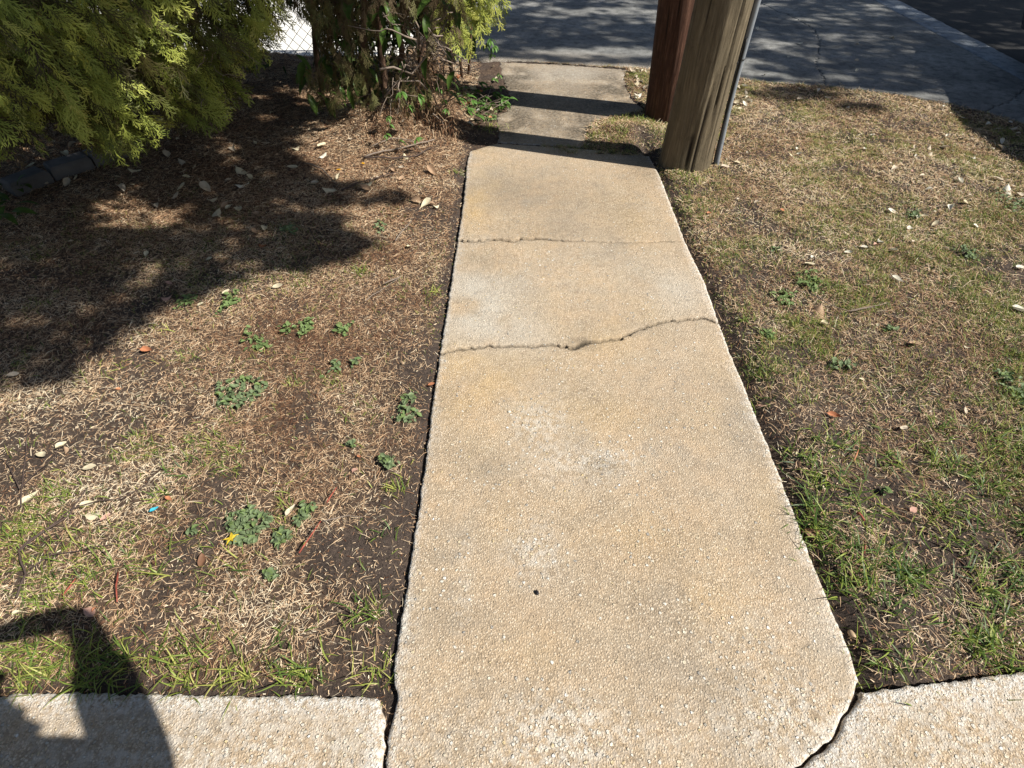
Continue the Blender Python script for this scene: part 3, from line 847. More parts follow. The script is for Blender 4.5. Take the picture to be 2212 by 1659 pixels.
# single leaves one can point at: px, py, kind, colour, angle, scale, label
singles = [
    (1765, 682, 4, 'tan', 1.1, 1.75, "large flat brown leaf lying on bare soil right of the lower crack"),
    (1796, 908, 2, 'orange', -.6, .85, "orange curled leaf on bare soil of the right verge"),
    (1757, 1153, 4, 'brown', 0.1, 1.25, "dark brown folded leaf against the walk's right edge"),
    (200, 1017, 3, 'cream', .3, 1.25, "round cream leaf lying flat on straw above the turquoise scrap"),
    (70, 1083, 2, 'cream', 1.0, 1.1, "long cream leaf beside the dark forked twig near the left frame edge"),
    (95, 987, 0, 'cream', -.5, 1.0, "pale leaf at the upper end of the forked twig"),
    (140, 970, 5, 'cream', 1.1, 1.3, "small cream leaf right of the twig tips"),
    (207, 1115, 4, 'cream', .2, .95, "notched yellowish leaf between the twig forks"),
    (195, 1095, 0, 'cream', .4, .85, "slim pale leaf touching the forked twig"),
    (233, 1122, 0, 'pink', .9, .7, "pinkish tan leaf tucked behind the notched yellowish leaf"),
    (603, 626, 0, 'cream', .1, 1.1, "cream curled leaf alone on the straw left of the leafy green tuft"),
    (322, 763, 2, 'orange', -.2, 1.0, "reddish orange leaf on the straw below the shade edge"),
    (362, 645, 4, 'pink', .1, 1.0, "pink brown leaf on the bare patch left of the small weed"),
    (368, 617, 0, 'pink', -.4, .8, "small pink brown leaf at the shade edge"),
    (436, 662, 3, 'cream', 1.2, .9, "cream leaf on the right side of the small weed"),
    (490, 634, 0, 'cream', .9, .8, "pale leaf resting on top of the upright weed"),
    (455, 565, 3, 'cream', .4, .9, "pale leaf in the shade above the upright weed"),
    (570, 535, 4, 'rust', -.3, .9, "rust brown leaf in the deep shade of the left verge"),
    (35, 815, 0, 'pale', .1, 1.0, "dull pale leaf in the shade near the left frame edge"),
    (631, 1108, 2, 'pale', 1.2, .8, "slim tan leaf between the two lobes of the big weed patch"),
    (441, 1215, 0, 'brown', 1.9, .95, "brown pointed leaf below the yellow star leaf"),
    (201, 1328, 4, 'pink', -.4, .75, "salmon leaf beside the photographer's arm shadow"),
    (733, 374, 0, 'gold', .3, .65, "small golden leaf left of the fallen sticks"),
    (786, 362, 3, 'gold', .3, .65, "small golden leaf just above the fallen sticks"),
    (868, 368, 3, 'pale', -.5, 1.1, "oval pale leaf to the right of the fallen sticks"),
    (700, 345, 4, 'white', .9, 1.1, "white curled leaf catching sun at the hedge shade edge"),
    (525, 402, 4, 'white', .6, 1.5, "bright white leaf in the middle of the hedge shade"),
    (1862, 543, 3, 'white', .1, 1.1, "square white leaf in the middle of the right verge"),
    (1745, 580, 0, 'cream', .0, 1.1, "pale leaf above the weeds on the bare soil patch"),
    (1750, 565, 5, 'white', .7, .9, "small whitish leaf just behind the pale leaf above the weeds"),
    (1872, 1507, 4, 'brown', .4, .8, "brown crumpled leaf wedged where the walk meets the lower right slab"),
    (1800, 1600, 1, "brown", 1.0, .55, "brown leaf bit lodged low in the gap beside the lower right slab"),
    (1528, 473, 5, 'orange', .2, .9, "tiny orange leaf in the green grass near the pole"),
    (1686, 464, 3, 'orange', -.2, .75, "small orange leaf on the tan grass up the right verge"),
    (1932, 614, 2, 'white', -.9, 1.0, "white upright curled leaf right of the bare soil patch"),
    (1968, 755, 0, 'tan', .1, 1.1, "tan translucent leaf lying flat low on the right verge"),
    (1775, 708, 5, 'cream', -.1, 1.2, "small cream leaf just below the large flat brown leaf"),
    (1965, 1110, 3, 'pink', .4, .8, "pink leaf fragment among green blades at the right"),
    (2195, 590, 3, 'white', .2, 1.4, "round white leaf at the right frame edge"),
    (2197, 680, 2, 'white', -.5, 1.3, "crumpled white leaf at the right frame edge below the round one"),
    (2170, 420, 4, 'white', 1.1, 1.9, "big bright white crumpled leaf among the green weeds at far right"),
    (1945, 935, 0, 'pale', .5, .8, "dull pale leaf on the lower right verge"),
    (932, 832, 3, 'orange', .3, .8, "tiny orange leaf beside the walk's left edge"),
    (2150, 395, 0, 'pale', -.3, 1.3, "pale boat shaped leaf left of the big bright white leaf"),
    (1842, 1538, 0, "rust", .8, .5, "rusty leaf bit in the upper part of the gap beside the lower right slab"),
    (1590, 362, 3, 'cream', .2, 1.1, "round cream leaf beside the foot of the conduit"),
    (1563, 372, 0, 'pale', .2, 1.2, "pale pink leaf at the foot of the pole"),
]
for (px, py, k, c, rz, sc, lab) in singles:
    p = gp(px, py, -.01); put_leaf(p[0], p[1], k, c, rz, sc, lab, up=.012)
p = gp(505, 1170, -.01)
sm = leaf_mesh("star_leaf", .055, 0, 0, 0, 3, star=True); sm.materials.append(M['leaf_yellow'])
put_leaf(p[0], p[1], 0, 'yellow', .5, 1.0, "bright yellow star shaped leaf at the edge of the big weed patch", up=.016, me=sm, tilt=.1)
p = gp(338, 1106, -.01)
sm = leaf_mesh("scrap", .028, .016, .15, .8, 8); sm.materials.append(M['leaf_teal'])
put_leaf(p[0], p[1], 0, 'teal', .9, 1.0, "small turquoise scrap of plastic lying on the dry grass", up=.014, name="plastic_scrap", cat="litter", me=sm)

# groups of leaves nothing tells apart
def scatter_leaves(n, pxr, pyr, cols, label, group, dens=None, sc=(.6, 1.2), seed=1, D=None):
    rg = random.Random(seed); c = 0; tries = 0
    while c < n and tries < n * 40:
        tries += 1
        px = rg.uniform(*pxr); py = rg.uniform(*pyr)
        if dens and rg.random() > dens(px, py): continue
        p = gp(px, py, 0)
        ok, _, _ = allowed(np.array([p[0]]), np.array([p[1]]))
        if not ok[0] and D is None: continue
        put_leaf(p[0], p[1], rg.choice([0, 1, 2, 3, 4, 5]), rg.choice(cols), rg.uniform(0, 6.28), rg.uniform(*sc), label, group, up=.014, tilt=.5); c += 1
scatter_leaves(95, (1560, 2230), (180, 560), ['white', 'white', 'cream', 'pale', 'pale', 'pink'], "small bleached leaf curled in the short grass of the upper right verge", "bleached leaves on the upper right verge",
               lambda x, y: .15 + .85 * ((x - 1560) / 650) * (1 if y > 230 else .8), (.45, 1.15), 5)
scatter_leaves(16, (1600, 2200), (560, 1300), ['cream', 'pale', 'tan', 'pink'], "small faded leaf fragment on the lower right verge", "faded fragments on the lower right verge", None, (.35, .7), 6)
scatter_leaves(90, (60, 960), (230, 560), ['pale', 'cream', 'tan', 'tan', 'cream', 'pale'], "dry leaf in the shaded litter under the hedge", "dry leaves in the litter under the hedge",
               lambda x, y: 1 if y < 480 else .3, (.8, 1.8), 7)
scatter_leaves(16, (20, 850), (560, 1350), ['tan', 'orange', 'cream', 'brown', 'pink'], "small leaf bit on the dry left verge", "leaf bits on the dry left verge", None, (.3, .6), 8)
scatter_leaves(22, (985, 1080), (95, 300), ['pale', 'cream', 'orange', 'rust', 'white', 'tan'], "dry leaf heaped between hedge and walk", "dry leaves heaped between hedge and walk", None, (.8, 1.5), 9)
scatter_leaves(16, (1365, 1400), (150, 215), ['white', 'cream', 'pale'], "pale leaf in the strip behind the rear pole", "pale leaves in the strip behind the rear pole", None, (.8, 1.4), 10)
scatter_leaves(16, (1585, 1640), (170, 240), ['white', 'cream', 'pale'], "pale leaf at the grass edge right of the poles", "pale leaves at the grass edge right of the poles", None, (.8, 1.3), 12)
scatter_leaves(9, (1600, 2150), (60, 190), ['white', 'pale'], "pale leaf lying on the driveway", "pale leaves lying on the driveway", None, (.8, 1.2), 11, D=1)

# ------------------------------------------------------------------ weeds: root > leaves
wl = []
for i in range(3):
    for mm in ('weed', 'weed_light'):
        me = leaf_mesh("weed_leaf", .026, .0165, -.08, .35, 60 + i, nu=3); me.materials.append(M[mm]); wl.append(me)
def weed(px, py, rx, ry, n, label, light=False, seed=0, h=.012, name="weed_patch"):
    rg = random.Random(seed + int(px)); c = gp(px, py, -.01)
    sx = rx / F * (c[1] * math.cos(TH) + 1.155); q = gp(px, py - ry, -.01); sy = abs(q[1] - c[1])
    root = empty(name, (c[0], c[1], float(gz(c[0], c[1])))); tag(root, label, "weed")
    k = 0; n = int(n * 1.7)
    lobes = [(rg.uniform(-.5, .5), rg.uniform(-.5, .5), rg.uniform(.35, .6)) for _ in range(4)]
    while k < n:
        lb = rg.choice(lobes)
        u = rg.gauss(lb[0] * 1.2, lb[2] * .62); v = rg.gauss(lb[1] * 1.2, lb[2] * .62)
        if n > 90: rr_ = math.sqrt(rg.random()); an_ = rg.uniform(0, 6.28); u = rr_ * math.cos(an_) * (1 + .15 * math.sin(3 * an_)); v = rr_ * math.sin(an_)
        x = c[0] + u * sx; y = c[1] + v * sy
        if abs(u) > 1.3 or abs(v) > 1.3: continue
        if not allowed(np.array([x]), np.array([y]))[0][0]: continue
        m = wl[rg.choice([1, 3, 5]) if (light or rg.random() < .2) else rg.choice([0, 2, 4])]
        o = bpy.data.objects.new("leaf", m); col.objects.link(o); o.parent = root
        z = float(gz(x, y)) + rg.uniform(.004, h + .012)
        o.location = (x - c[0], y - c[1], z - root.location.z)
        o.rotation_euler = (rg.uniform(-.45, .45), rg.uniform(-.6, .2), rg.uniform(0, 6.28))
        s = rg.uniform(.6, 1.15); o.scale = (s, s, s); k += 1
weeds = [(1020, 230, 34, 26, 60, 'leafy weed mass on the soil between shrub and stained slab'), (1065, 262, 20, 18, 34, 'green weed clump at the left edge of the stained slab'), (406, 653, 24, 16, 20, "small bright weed left of the upright weed at the shade edge"),
         (500, 662, 24, 28, 34, "upright leafy weed clump just outside the shade edge"),
         (555, 738, 32, 24, 30, "left end of the weed string across the left verge"),
         (642, 717, 36, 22, 38, "middle part of the weed string across the left verge"),
         (746, 714, 24, 16, 22, "right end of the weed string across the left verge"),
         (521, 853, 52, 34, 85, "round grey green weed mat in the middle of the left verge"),
         (719, 801, 18, 14, 14, "little weed sprig between the weed mat and the bare soil"),
         (769, 790, 10, 8, 7, "tiny weed sprig just right of the little sprig"),
         (873, 885, 28, 34, 34, "weed clump beside the walk below the lower crack"),
         (845, 1010, 24, 16, 26, "dark weed clump beside the walk lower down"),
         (538, 1140, 46, 42, 95, "big dark weed mat next to the yellow star leaf"),
         (655, 1112, 26, 24, 34, "weed lobe upper right of the big dark weed mat"),
         (607, 1172, 20, 22, 26, "weed lobe lower right of the big dark weed mat"),
         (590, 1247, 20, 14, 16, "small weed below the big dark weed mat"),
         (426, 1154, 16, 10, 9, "small weed sprig left of the yellow star leaf"),
         (762, 963, 10, 9, 8, "tiny weed sprig left of the dark clump by the walk"),
         (625, 503, 34, 14, 34, "weed patch in the shaded strip of the left verge"),
         (820, 495, 16, 12, 14, "weed sprig on the sunny soil by the walk's upper left edge"),
         (1689, 648, 28, 18, 34, "weed clump on the bare soil patch of the right verge"),
         (1748, 617, 34, 34, 40, "taller weed clump right behind the bare soil patch"),
         (1655, 727, 22, 16, 22, "weed clump beside the walk level with the lower crack"),
         (1671, 546, 14, 8, 9, "small weed at the far end of the bare soil patch"),
         (1959, 466, 20, 12, 18, "weed sprig in the upper middle of the right verge"),
         (2168, 440, 30, 34, 44, "weed cluster around the big bright white leaf"),
         (2085, 555, 26, 20, 28, "weed clump left of the round white leaf"),
         (2192, 860, 26, 55, 60, "tall weed mass at the right frame edge"),
         (1923, 722, 14, 12, 10, "small weed right of the large flat brown leaf"),
         (1900, 1070, 12, 8, 6, "single pale weed among the coarse blades"),
         (1820, 800, 34, 14, 16, "sparse weed strip in the middle of the right verge")]
for i, wdt in enumerate(weeds): weed(*wdt, light=(i in (0, 1, 2, 3, 4, 5, 6, 20, 21, 22, 29)), seed=i)

# ------------------------------------------------------------------ grass tufts one can point at
def tuft(px, py, n, L, label, tint=.5, spread=.03, wd=.0042, seed=0, up=(.35, 1.2)):
    rng = np.random.default_rng(500 + seed); c = gp(px, py, -.01)
    P = np.column_stack([c[0] + rng.normal(0, spread, n), c[1] + rng.normal(0, spread * .7, n)])
    P = np.column_stack([P, gz(P[:, 0], P[:, 1])])
    p0 = rng.uniform(*up, n)
    V, Q, T = ribbons(P, rng.uniform(0, 6.28, n), p0, p0 - rng.uniform(.3, 1.0, n), rng.normal(0, .4, n), rng.uniform(.5, 1.1, n) * L, rng.uniform(.7, 1.2, n) * wd, np.clip(rng.normal(tint, .18, n), 0, 1), 4, rng.normal(0, .3, n), tip=.06)
    V = V - np.array([c[0], c[1], 0])
    o = link("grass_tuft", mesh_np("grass_tuft", V, [Q], {"tint": T}), M['grass']); o.location = (c[0], c[1], 0)
    tag(o, label, "grass tuft")
tufts = [(800, 1318, 34, .075, "green grass tuft on bare soil right above the lower left slab corner", .45),
         (653, 1460, 46, .085, "arching grass tuft at the slab's upper edge left of the slab corner", .55),
         (523, 1462, 40, .085, "yellowish grass tuft hanging over the lower left slab edge", .85),
         (430, 1415, 22, .075, "sparse grass tuft above the yellowish one", .6),
         (395, 1470, 30, .08, "grass tuft at the slab edge just right of the arm shadow", .75),
         (818, 1456, 34, .06, "fine yellow green tuft at the lower left slab corner", .8),
         (274, 1415, 18, .07, "upright green tuft at the right side of the arm shadow", .6),
         (350, 1075, 22, .055, "green tuft right of the turquoise scrap", .5),
         (376, 1025, 16, .06, "dark green tuft above the turquoise scrap", .3),
         (855, 1055, 26, .055, "pale green tuft beside the walk under the dark weed clump", .8),
         (784, 590, 46, .065, "leafy green tuft on the sunny ground above the weed string", .55),
         (822, 1156, 12, .045, "small dark tuft on bare soil by the walk", .3),
         (210, 1470, 34, .085, "long green tuft by the slab left of the arm shadow", .65),
         (80, 1465, 40, .085, "long green tuft by the slab near the left frame edge", .65),
         (260, 790, 14, .04, "small green tuft below the shade edge", .7),
         (350, 715, 26, .035, "yellow green tuft just outside the shade edge", .9),
         (620, 1395, 12, .06, "single dark tuft in the white straw", .4),
         (340, 1240, 14, .055, "thin tuft between the red stalk and the weed mat", .5),
         (1495, 395, 90, .045, "thick green tuft at the foot of the front pole", .6),
         (1960, 1245, 26, .085, "coarse tuft in the middle of the near right verge", .4),
         (1730, 1120, 30, .08, "coarse dark tuft beside the walk's right edge", .35),
         (1760, 1180, 26, .08, "coarse tuft below the dark brown folded leaf", .45),
         (1860, 1290, 26, .08, "coarse tuft on the soil near the lower walk edge", .5),
         (1890, 1430, 60, .075, "dense fan shaped tuft where the walk meets the lower right slab", .6),
         (1790, 1270, 28, .075, "fine tuft leaning over the walk's right edge", .5),
         (1640, 820, 26, .055, "dark green tuft beside the walk below the weed clump", .35),
         (1600, 700, 24, .06, "yellow green tuft touching the walk at the lower crack", .6),
         (1640, 865, 14, .06, "single tuft by the walk's right edge farther down", .35),
         (2195, 1430, 60, .09, "thick green tuft over the lower right slab at the frame edge", .55),
         (2100, 1400, 40, .08, "green tuft behind the lower right slab", .5),
         (940, 630, 20, .05, "yellow green tuft along the walk's left edge", .8),
         (990, 375, 26, .05, "weedy tuft beside the walk under the pole shadow", .5),
         (1390, 268, 60, .05, "grass tuft on the soil mound between the poles and the walk", .5),
         (1345, 300, 40, .05, "grass tuft at the front of the soil mound", .5)]
tufts += [(1060, 285, 60, .06, 'mossy green tuft at the left end of the stained slab joint', .75), (1045, 240, 60, .06, 'leafy tuft on the soil left of the stained slab', .5), (1000, 215, 50, .07, 'tuft under the creeper between shrub and slab', .45), (1375, 170, 50, .06, 'green tuft in the strip behind the rear pole', .6), (1310, 282, 60, .05, 'tan green tuft on the front of the soil mound', .7), (1340, 262, 60, .05, 'tuft on the crest of the soil mound', .6), (1280, 300, 40, .05, 'low tuft where the soil mound meets the slab joint', .7), (1600, 195, 60, .05, 'green tuft where the driveway edge meets the conduit side', .8)]
for i, t in enumerate(tufts): tuft(*t, seed=i, spread=.028 if t[2] < 50 else .05)

# ------------------------------------------------------------------ twigs and sticks
def stick(pts, rad, mat, label, name="twig", cat="twig", branches=(), up=.022):
    P = [gp(a, b, 0) for a, b in pts]
    c = P[0]
    def conv(pp, r0, r1, u):
        pp = [gp(a, b, 0) for a, b in pp]; out = []
        for i in range(len(pp) - 1):
            for k in range(4):
                t = k / 4; q = pp[i] * (1 - t) + pp[i + 1] * t; out.append(q)
        out.append(pp[-1]); n = len(out)
        res = [(q[0], q[1], float(gz(q[0], q[1])) + u + .003 * math.sin(i * .9)) for i, q in enumerate(out)]
        return tube(res, [r0 + (r1 - r0) * i / (n - 1) for i in range(n)], 6)
    parts = [conv(pts, rad, rad * .6, up)] + [conv(b, rad * .7, rad * .35, up) for b in branches]
    V, Fs = merge(parts)
    V = [(v[0] - c[0], v[1] - c[1], v[2]) for v in V]
    o = link(name, mesh_py(name, V, Fs, True), mat); o.location = (c[0], c[1], 0)
    tag(o, label, cat)
stick([(46, 1297), (63, 1246), (53, 1217), (46, 1196), (101, 1154), (156, 1116), (198, 1061)], .0034, M['dark_twig'], "long dark forked twig lying on the straw near the left frame edge",
      branches=[[(46, 1196), (100, 1150), (160, 1108), (219, 1086), (270, 1084), (325, 1050), (337, 1031)], [(76, 1234), (118, 1204), (190, 1192), (250, 1180)]])
stick([(53, 1100), (53, 1065), (61, 977), (67, 930)], .0024, M['dark_twig'], "thin branching twig standing above the long forked twig",
      branches=[[(55, 1058), (90, 1020), (126, 993), (137, 970)], [(50, 1062), (25, 1010), (0, 985)]])
stick([(649, 1200), (696, 1131)], .0026, M['red_twig'], "red stalk on bare soil below the big weed mat", "red_stalk", "stalk")
stick([(700, 1133), (755, 1117), (785, 1124)], .0024, M['twig'], "grey twig touching the tip of the long red stalk")
stick([(708, 1090), (729, 1057)], .0026, M['red_twig'], "short red stalk above the bare soil strip", "red_stalk", "stalk")
stick([(261, 1242), (259, 1305)], .0028, M['red_twig'], "red stalk standing upright in view above the arm shadow", "red_stalk", "stalk")
stick([(143, 1291), (171, 1255)], .003, M['red_twig'], "red stalk to the left of the upright one", "red_stalk", "stalk")
stick([(1837, 1004), (1847, 981)], .0032, M['leaf_orange'], "orange brown bark piece on the near right verge", "bark_piece", "bark")
stick([(1843, 1117), (1860, 1133)], .0045, M['red_twig'], "thick dark red stalk among the coarse blades", "red_stalk", "stalk")
stick([(1858, 1186), (1857, 1206)], .0028, M['red_twig'], "small red stalk below the thick dark red one", "red_stalk", "stalk")
stick([(1745, 640), (1780, 662), (1830, 682), (1910, 665)], .0026, M['twig'], "curved grey twig right of the large flat brown leaf", branches=[[(1830, 682), (1880, 675), (1950, 700)]])
stick([(1727, 755), (1740, 776)], .0032, M['dark_twig'], "short dark twig pointing down on the right verge")
stick([(790, 350), (830, 342), (880, 335), (940, 318)], .0065, M['twig'], "thick pale stick among the fallen sticks by the shrub", "stick", "stick")
stick([(787, 352), (850, 352), (900, 347), (935, 330)], .0055, M['dark_twig'], "dark stick under the thick pale stick", "stick", "stick")
stick([(805, 335), (850, 324), (890, 325), (920, 342)], .0035, M['twig'], "thin arched stick behind the thick pale stick", "stick", "stick")
stick([(660, 358), (700, 372), (728, 405)], .0045, M['twig'], "grey stick at the edge of the hedge shade", "stick", "stick")
stick([(740, 418), (790, 396), (860, 380)], .004, M['dark_twig'], "dark stick below the fallen sticks", "stick", "stick")
stick([(790, 655), (820, 632), (862, 606)], .0022, M['twig'], "fine grey twig on bare ground right of the leafy green tuft")
stick([(832, 618), (868, 600)], .004, M['twig'], "short pale stick by the reddish soil near the walk", "stick", "stick")
stick([(855, 525), (890, 480)], .0035, M['twig'], "pale twig on the soil above the upper crack level")
stick([(670, 500), (700, 560), (760, 575)], .003, M['dark_twig'], "dark bent twig at the tip of the shade")
stick([(1935, 312), (2000, 318), (2030, 324)], .002, M['twig'], "thin straight twig on the upper right verge")

# black seed and a tan shell
def blob(px, py, rx, ry, rz, mat, label, name, cat, rot=0, zc=None):
    rng = random.Random(int(px)); c = gp(px, py, 0); vs = []; fs = []; nu, nv = 8, 6
    for i in range(nv + 1):
        ph = math.pi * i / nv
        for j in range(nu):
            a = 2 * math.pi * j / nu; k = 1 + rng.uniform(-.12, .12)
            vs.append((rx * math.sin(ph) * math.cos(a) * k, ry * math.sin(ph) * math.sin(a) * k, rz * math.cos(ph)))
    for i in range(nv):
        for j in range(nu):
            fs.append((i * nu + j, (i + 1) * nu + j, (i + 1) * nu + (j + 1) % nu, i * nu + (j + 1) % nu))
    o = link(name, mesh_py(name, vs, fs, True), mat); o.location = (c[0], c[1], (zc if zc is not None else float(gz(c[0], c[1]))) + rz * .8); o.rotation_euler = (0, 0, rot)
    tag(o, label, cat)
blob(1160, 1281, .006, .0085, .004, M['seed'], "black seed lying alone on the near tan slab", "seed", "seed", .5, 0)
blob(1845, 1366, .009, .014, .008, M['shell'], "tan acorn shell on the soil beside the walk", "acorn_shell", "shell", .3)
blob(1100, 890, .006, .006, .003, M['leaf_white'], "white pebble at the top of the worn aggregate patch", "pebble", "pebble", 0, 0)
blob(870, 785, .007, .005, .005, M['shell'], "small tan pebble on the bare strip left of the walk", "pebble", "pebble", 0)

# ------------------------------------------------------------------ utility poles
def make_pole(name, base, r0, height, lean, mat, label, seed, cracks, taper=.008):
    nu = 120; zs = list(np.arange(-.15, 1.9, .035)) + list(np.arange(1.9, height + .01, .5)); nz = len(zs)
    th = np.linspace(0, 2 * np.pi, nu, endpoint=False)
    T, Zz = np.meshgrid(th, np.array(zs)); rng = np.random.default_rng(seed)
    r = r0 - taper * Zz + .018 * np.exp(-(Zz + .05) / .12)
    r = r + (vnoise(np.cos(T) * 3 + 5, np.sin(T) * 3 + Zz * .5, 1.0, seed) - .5) * .012
    r = r + (vnoise(np.degrees(T) / 4, Zz * .8, 1.0, seed + 2) - .5) * .0035 + (vnoise(np.degrees(T) / 1.6 + Zz * 2, Zz * 1.4, 1.0, seed + 3) - .5) * .003
    ck = np.zeros_like(r)
    for (a, z0, z1, w, d) in cracks:
        a2 = a + .10 * (vnoise(Zz, Zz * 0, 1.7, seed + 5) - .5)
        dd = np.abs((T - a2 + np.pi) % (2 * np.pi) - np.pi)
        m = np.exp(-(dd / w) ** 2) * smooth01(z0 - .12, z0 + .12, Zz) * smooth01(z1 + .15, z1 - .15, Zz)
        r = r - d * m; ck = np.maximum(ck, smooth01(.45, .95, m))
    x = r * np.cos(T) + lean[0] * Zz; y = r * np.sin(T) + lean[1] * Zz
    V = np.stack([x, y, Zz], -1).reshape(-1, 3)
    idx = np.arange(nz * nu).reshape(nz, nu); nxt = np.roll(idx, -1, 1)
    Q = np.stack([idx[:-1], nxt[:-1], nxt[1:], idx[1:]], -1).reshape(-1, 4)
    V = np.concatenate([V, [[lean[0] * height, lean[1] * height, height + .02]]])
    top = np.stack([idx[-1], nxt[-1], np.full(nu, len(V) - 1)], -1)
    root = empty(name, (base[0], base[1], 0)); tag(root, label, "utility pole")
    o = link("shaft", mesh_np("shaft", V, [Q, top], {"crack": np.append(ck.ravel(), 0)}, True), mat)
    o.parent = root; o.matrix_parent_inverse = Matrix.Identity(4)
    return root
PB = gp(1479, 352, 0)[:2]
lean1 = (.0, -.045)
pole = make_pole("utility_pole", PB, .152, 9.0, lean1, M['pole'], "thick weathered grey brown utility pole standing at the walk's right edge with a conduit", 50,
                 [(5.1, .35, 1.6, .03, .012), (5.35, 0, .9, .025, .010), (4.75, -.1, .5, .06, .012), (5.6, .5, 1.9, .02, .008), (4.5, .0, .28, .12, .010), (5.9, .2, 1.3, .02, .008), (3.9, .6, 1.8, .02, .006)])
BB = gp(1441, 247, 0)[:2]
pole2 = make_pole("utility_pole", BB, .158, 9.0, (-.075, -.035), M['pole_red'], "dark reddish brown utility pole behind the weathered pole", 70,
                  [(5.3, .5, 1.9, .03, .022), (5.5, .7, 1.9, .025, .022), (5.15, .1, 1.4, .03, .02), (5.7, .4, 1.9, .03, .02), (4.4, .3, 1.7, .02, .008), (4.0, .2, 1.5, .02, .006)])
for c in list(pole.children) + list(pole2.children):
    pass
# conduit on the front pole
ca = -.22; cr = .017
def cpt(z, rr): return (PB[0] * 0 + rr * math.cos(ca) + lean1[0] * z, rr * math.sin(ca) + lean1[1] * z, z)
def on_pole(name, me, mat, label=None, smooth=True):
    o = bpy.data.objects.new(name, me)
    if len(me.materials) == 0: me.materials.append(mat)
    col.objects.link(o); o.parent = pole
    if label: o["label"] = label
    return o
def rp(z): return .152 - .008 * z + .018 * math.exp(-(z + .05) / .12) + cr + .004
pts = [cpt(z, rp(z) + .012 * math.exp(-((z - .1) / .2) ** 2)) for z in np.arange(-.1, 3.2, .15)]
v, f = tube(pts, cr, 14); on_pole("conduit", mesh_py("conduit", v, f, True), M['metal'], "grey conduit running up the right side")
pts = [tuple(np.array(cpt(z, rp(z) - .008)) + np.array([-.006, -.030, 0])) for z in np.arange(-.05, .75, .06)]
v, f = tube(pts, .006, 8); on_pole("ground_wire", mesh_py("ground_wire", v, f, True), M['cable'], "black wire beside the conduit foot")
for z in (.62, 1.02, 1.45, 1.9):
    c = np.array(cpt(z, rp(z))); ring = []
    for k in range(13):
        a = ca - math.pi * .62 + k / 12 * math.pi * 1.24
        ring.append((c[0] + (cr + .003) * math.cos(a), c[1] + (cr + .003) * math.sin(a), z + .004 * math.sin(k * .3)))
    e0 = np.array([(rp(z) - cr - .002) * math.cos(ca - .30) + lean1[0] * z, (rp(z) - cr - .002) * math.sin(ca - .30) + lean1[1] * z, z - .01])
    v, f = tube([tuple(e0)] + ring, .0035, 6); on_pole("pipe_strap", mesh_py("pipe_strap", v, f, True), M['strap'])

# ------------------------------------------------------------------ cypress sprays
def make_spray(seed, nb=20):
    """flat fan spray lying along +X, length 1, droops to -Z"""
    rng = random.Random(seed); vs = []; fs = []
    def rib(p, d, L, w, n=1):
        q = [p[0] - d[1] * w, p[1] + d[0] * w]; o = len(vs)
        zf = lambda x: -.18 * x * x
        for k in range(n + 1):
            t = k / n; ww = w * (1 - .55 * t); cx = p[0] + d[0] * L * t; cy = p[1] + d[1] * L * t
            z = zf(cx) + rng.uniform(-.012, .012) - .10 * abs(cy)
            vs.append((cx + d[1] * ww, cy - d[0] * ww, z)); vs.append((cx - d[1] * ww, cy + d[0] * ww, z))
        for k in range(n): fs.append((o + 2 * k, o + 2 * k + 1, o + 2 * k + 3, o + 2 * k + 2))
    rib((0, 0), (1, 0), 1.0, .013, 5)
    for i in range(nb):
        t = .06 + .92 * i / nb; sd = 1 if i % 2 else -1
        if rng.random() < .12: continue
        L = (.34 * math.sin(math.pi * (t * .75 + .22)) + .05) * rng.uniform(.55, 1.25)
        a = rng.uniform(.42, .75) * sd; d = (math.cos(a), math.sin(a)); rib((t, 0), d, L, .013, 2)
        m = max(1, int(L / .065))
        for j in range(m):
            u = (j + 1) / (m + .6); s2 = 1 if j % 2 else -1
            a2 = a + s2 * rng.uniform(.4, .7); l2 = L * .26 * (1.05 - .6 * u) + .035
            rib((t + d[0] * L * u, d[1] * L * u), (math.cos(a2), math.sin(a2)), l2, .013, 1)
    return np.array(vs), np.array(fs)
SPR = [make_spray(s, 13) for s in range(9)]

def place_sprays(items, seed):
    """items: (pos, dir, normal, length, tint) -> one mesh"""
    rng = np.random.default_rng(seed); V = []; Q = []; T = []; off = 0
    for (p, d, nrm, L, tint) in items:
        v, f = SPR[rng.integers(0, len(SPR))]
        d = d / np.linalg.norm(d); y = np.cross(nrm, d); y /= max(np.linalg.norm(y), 1e-6); z = np.cross(d, y)
        w = v[:, 0:1] * d + v[:, 1:2] * y + v[:, 2:3] * z
        V.append(p + w * L); Q.append(f + off); off += len(v)
        T.append(np.clip(tint + rng.normal(0, .05, len(v)) + .12 * v[:, 0] + .1 * np.abs(v[:, 1]), 0, 1))
    return np.concatenate(V), np.concatenate(Q), np.concatenate(T)

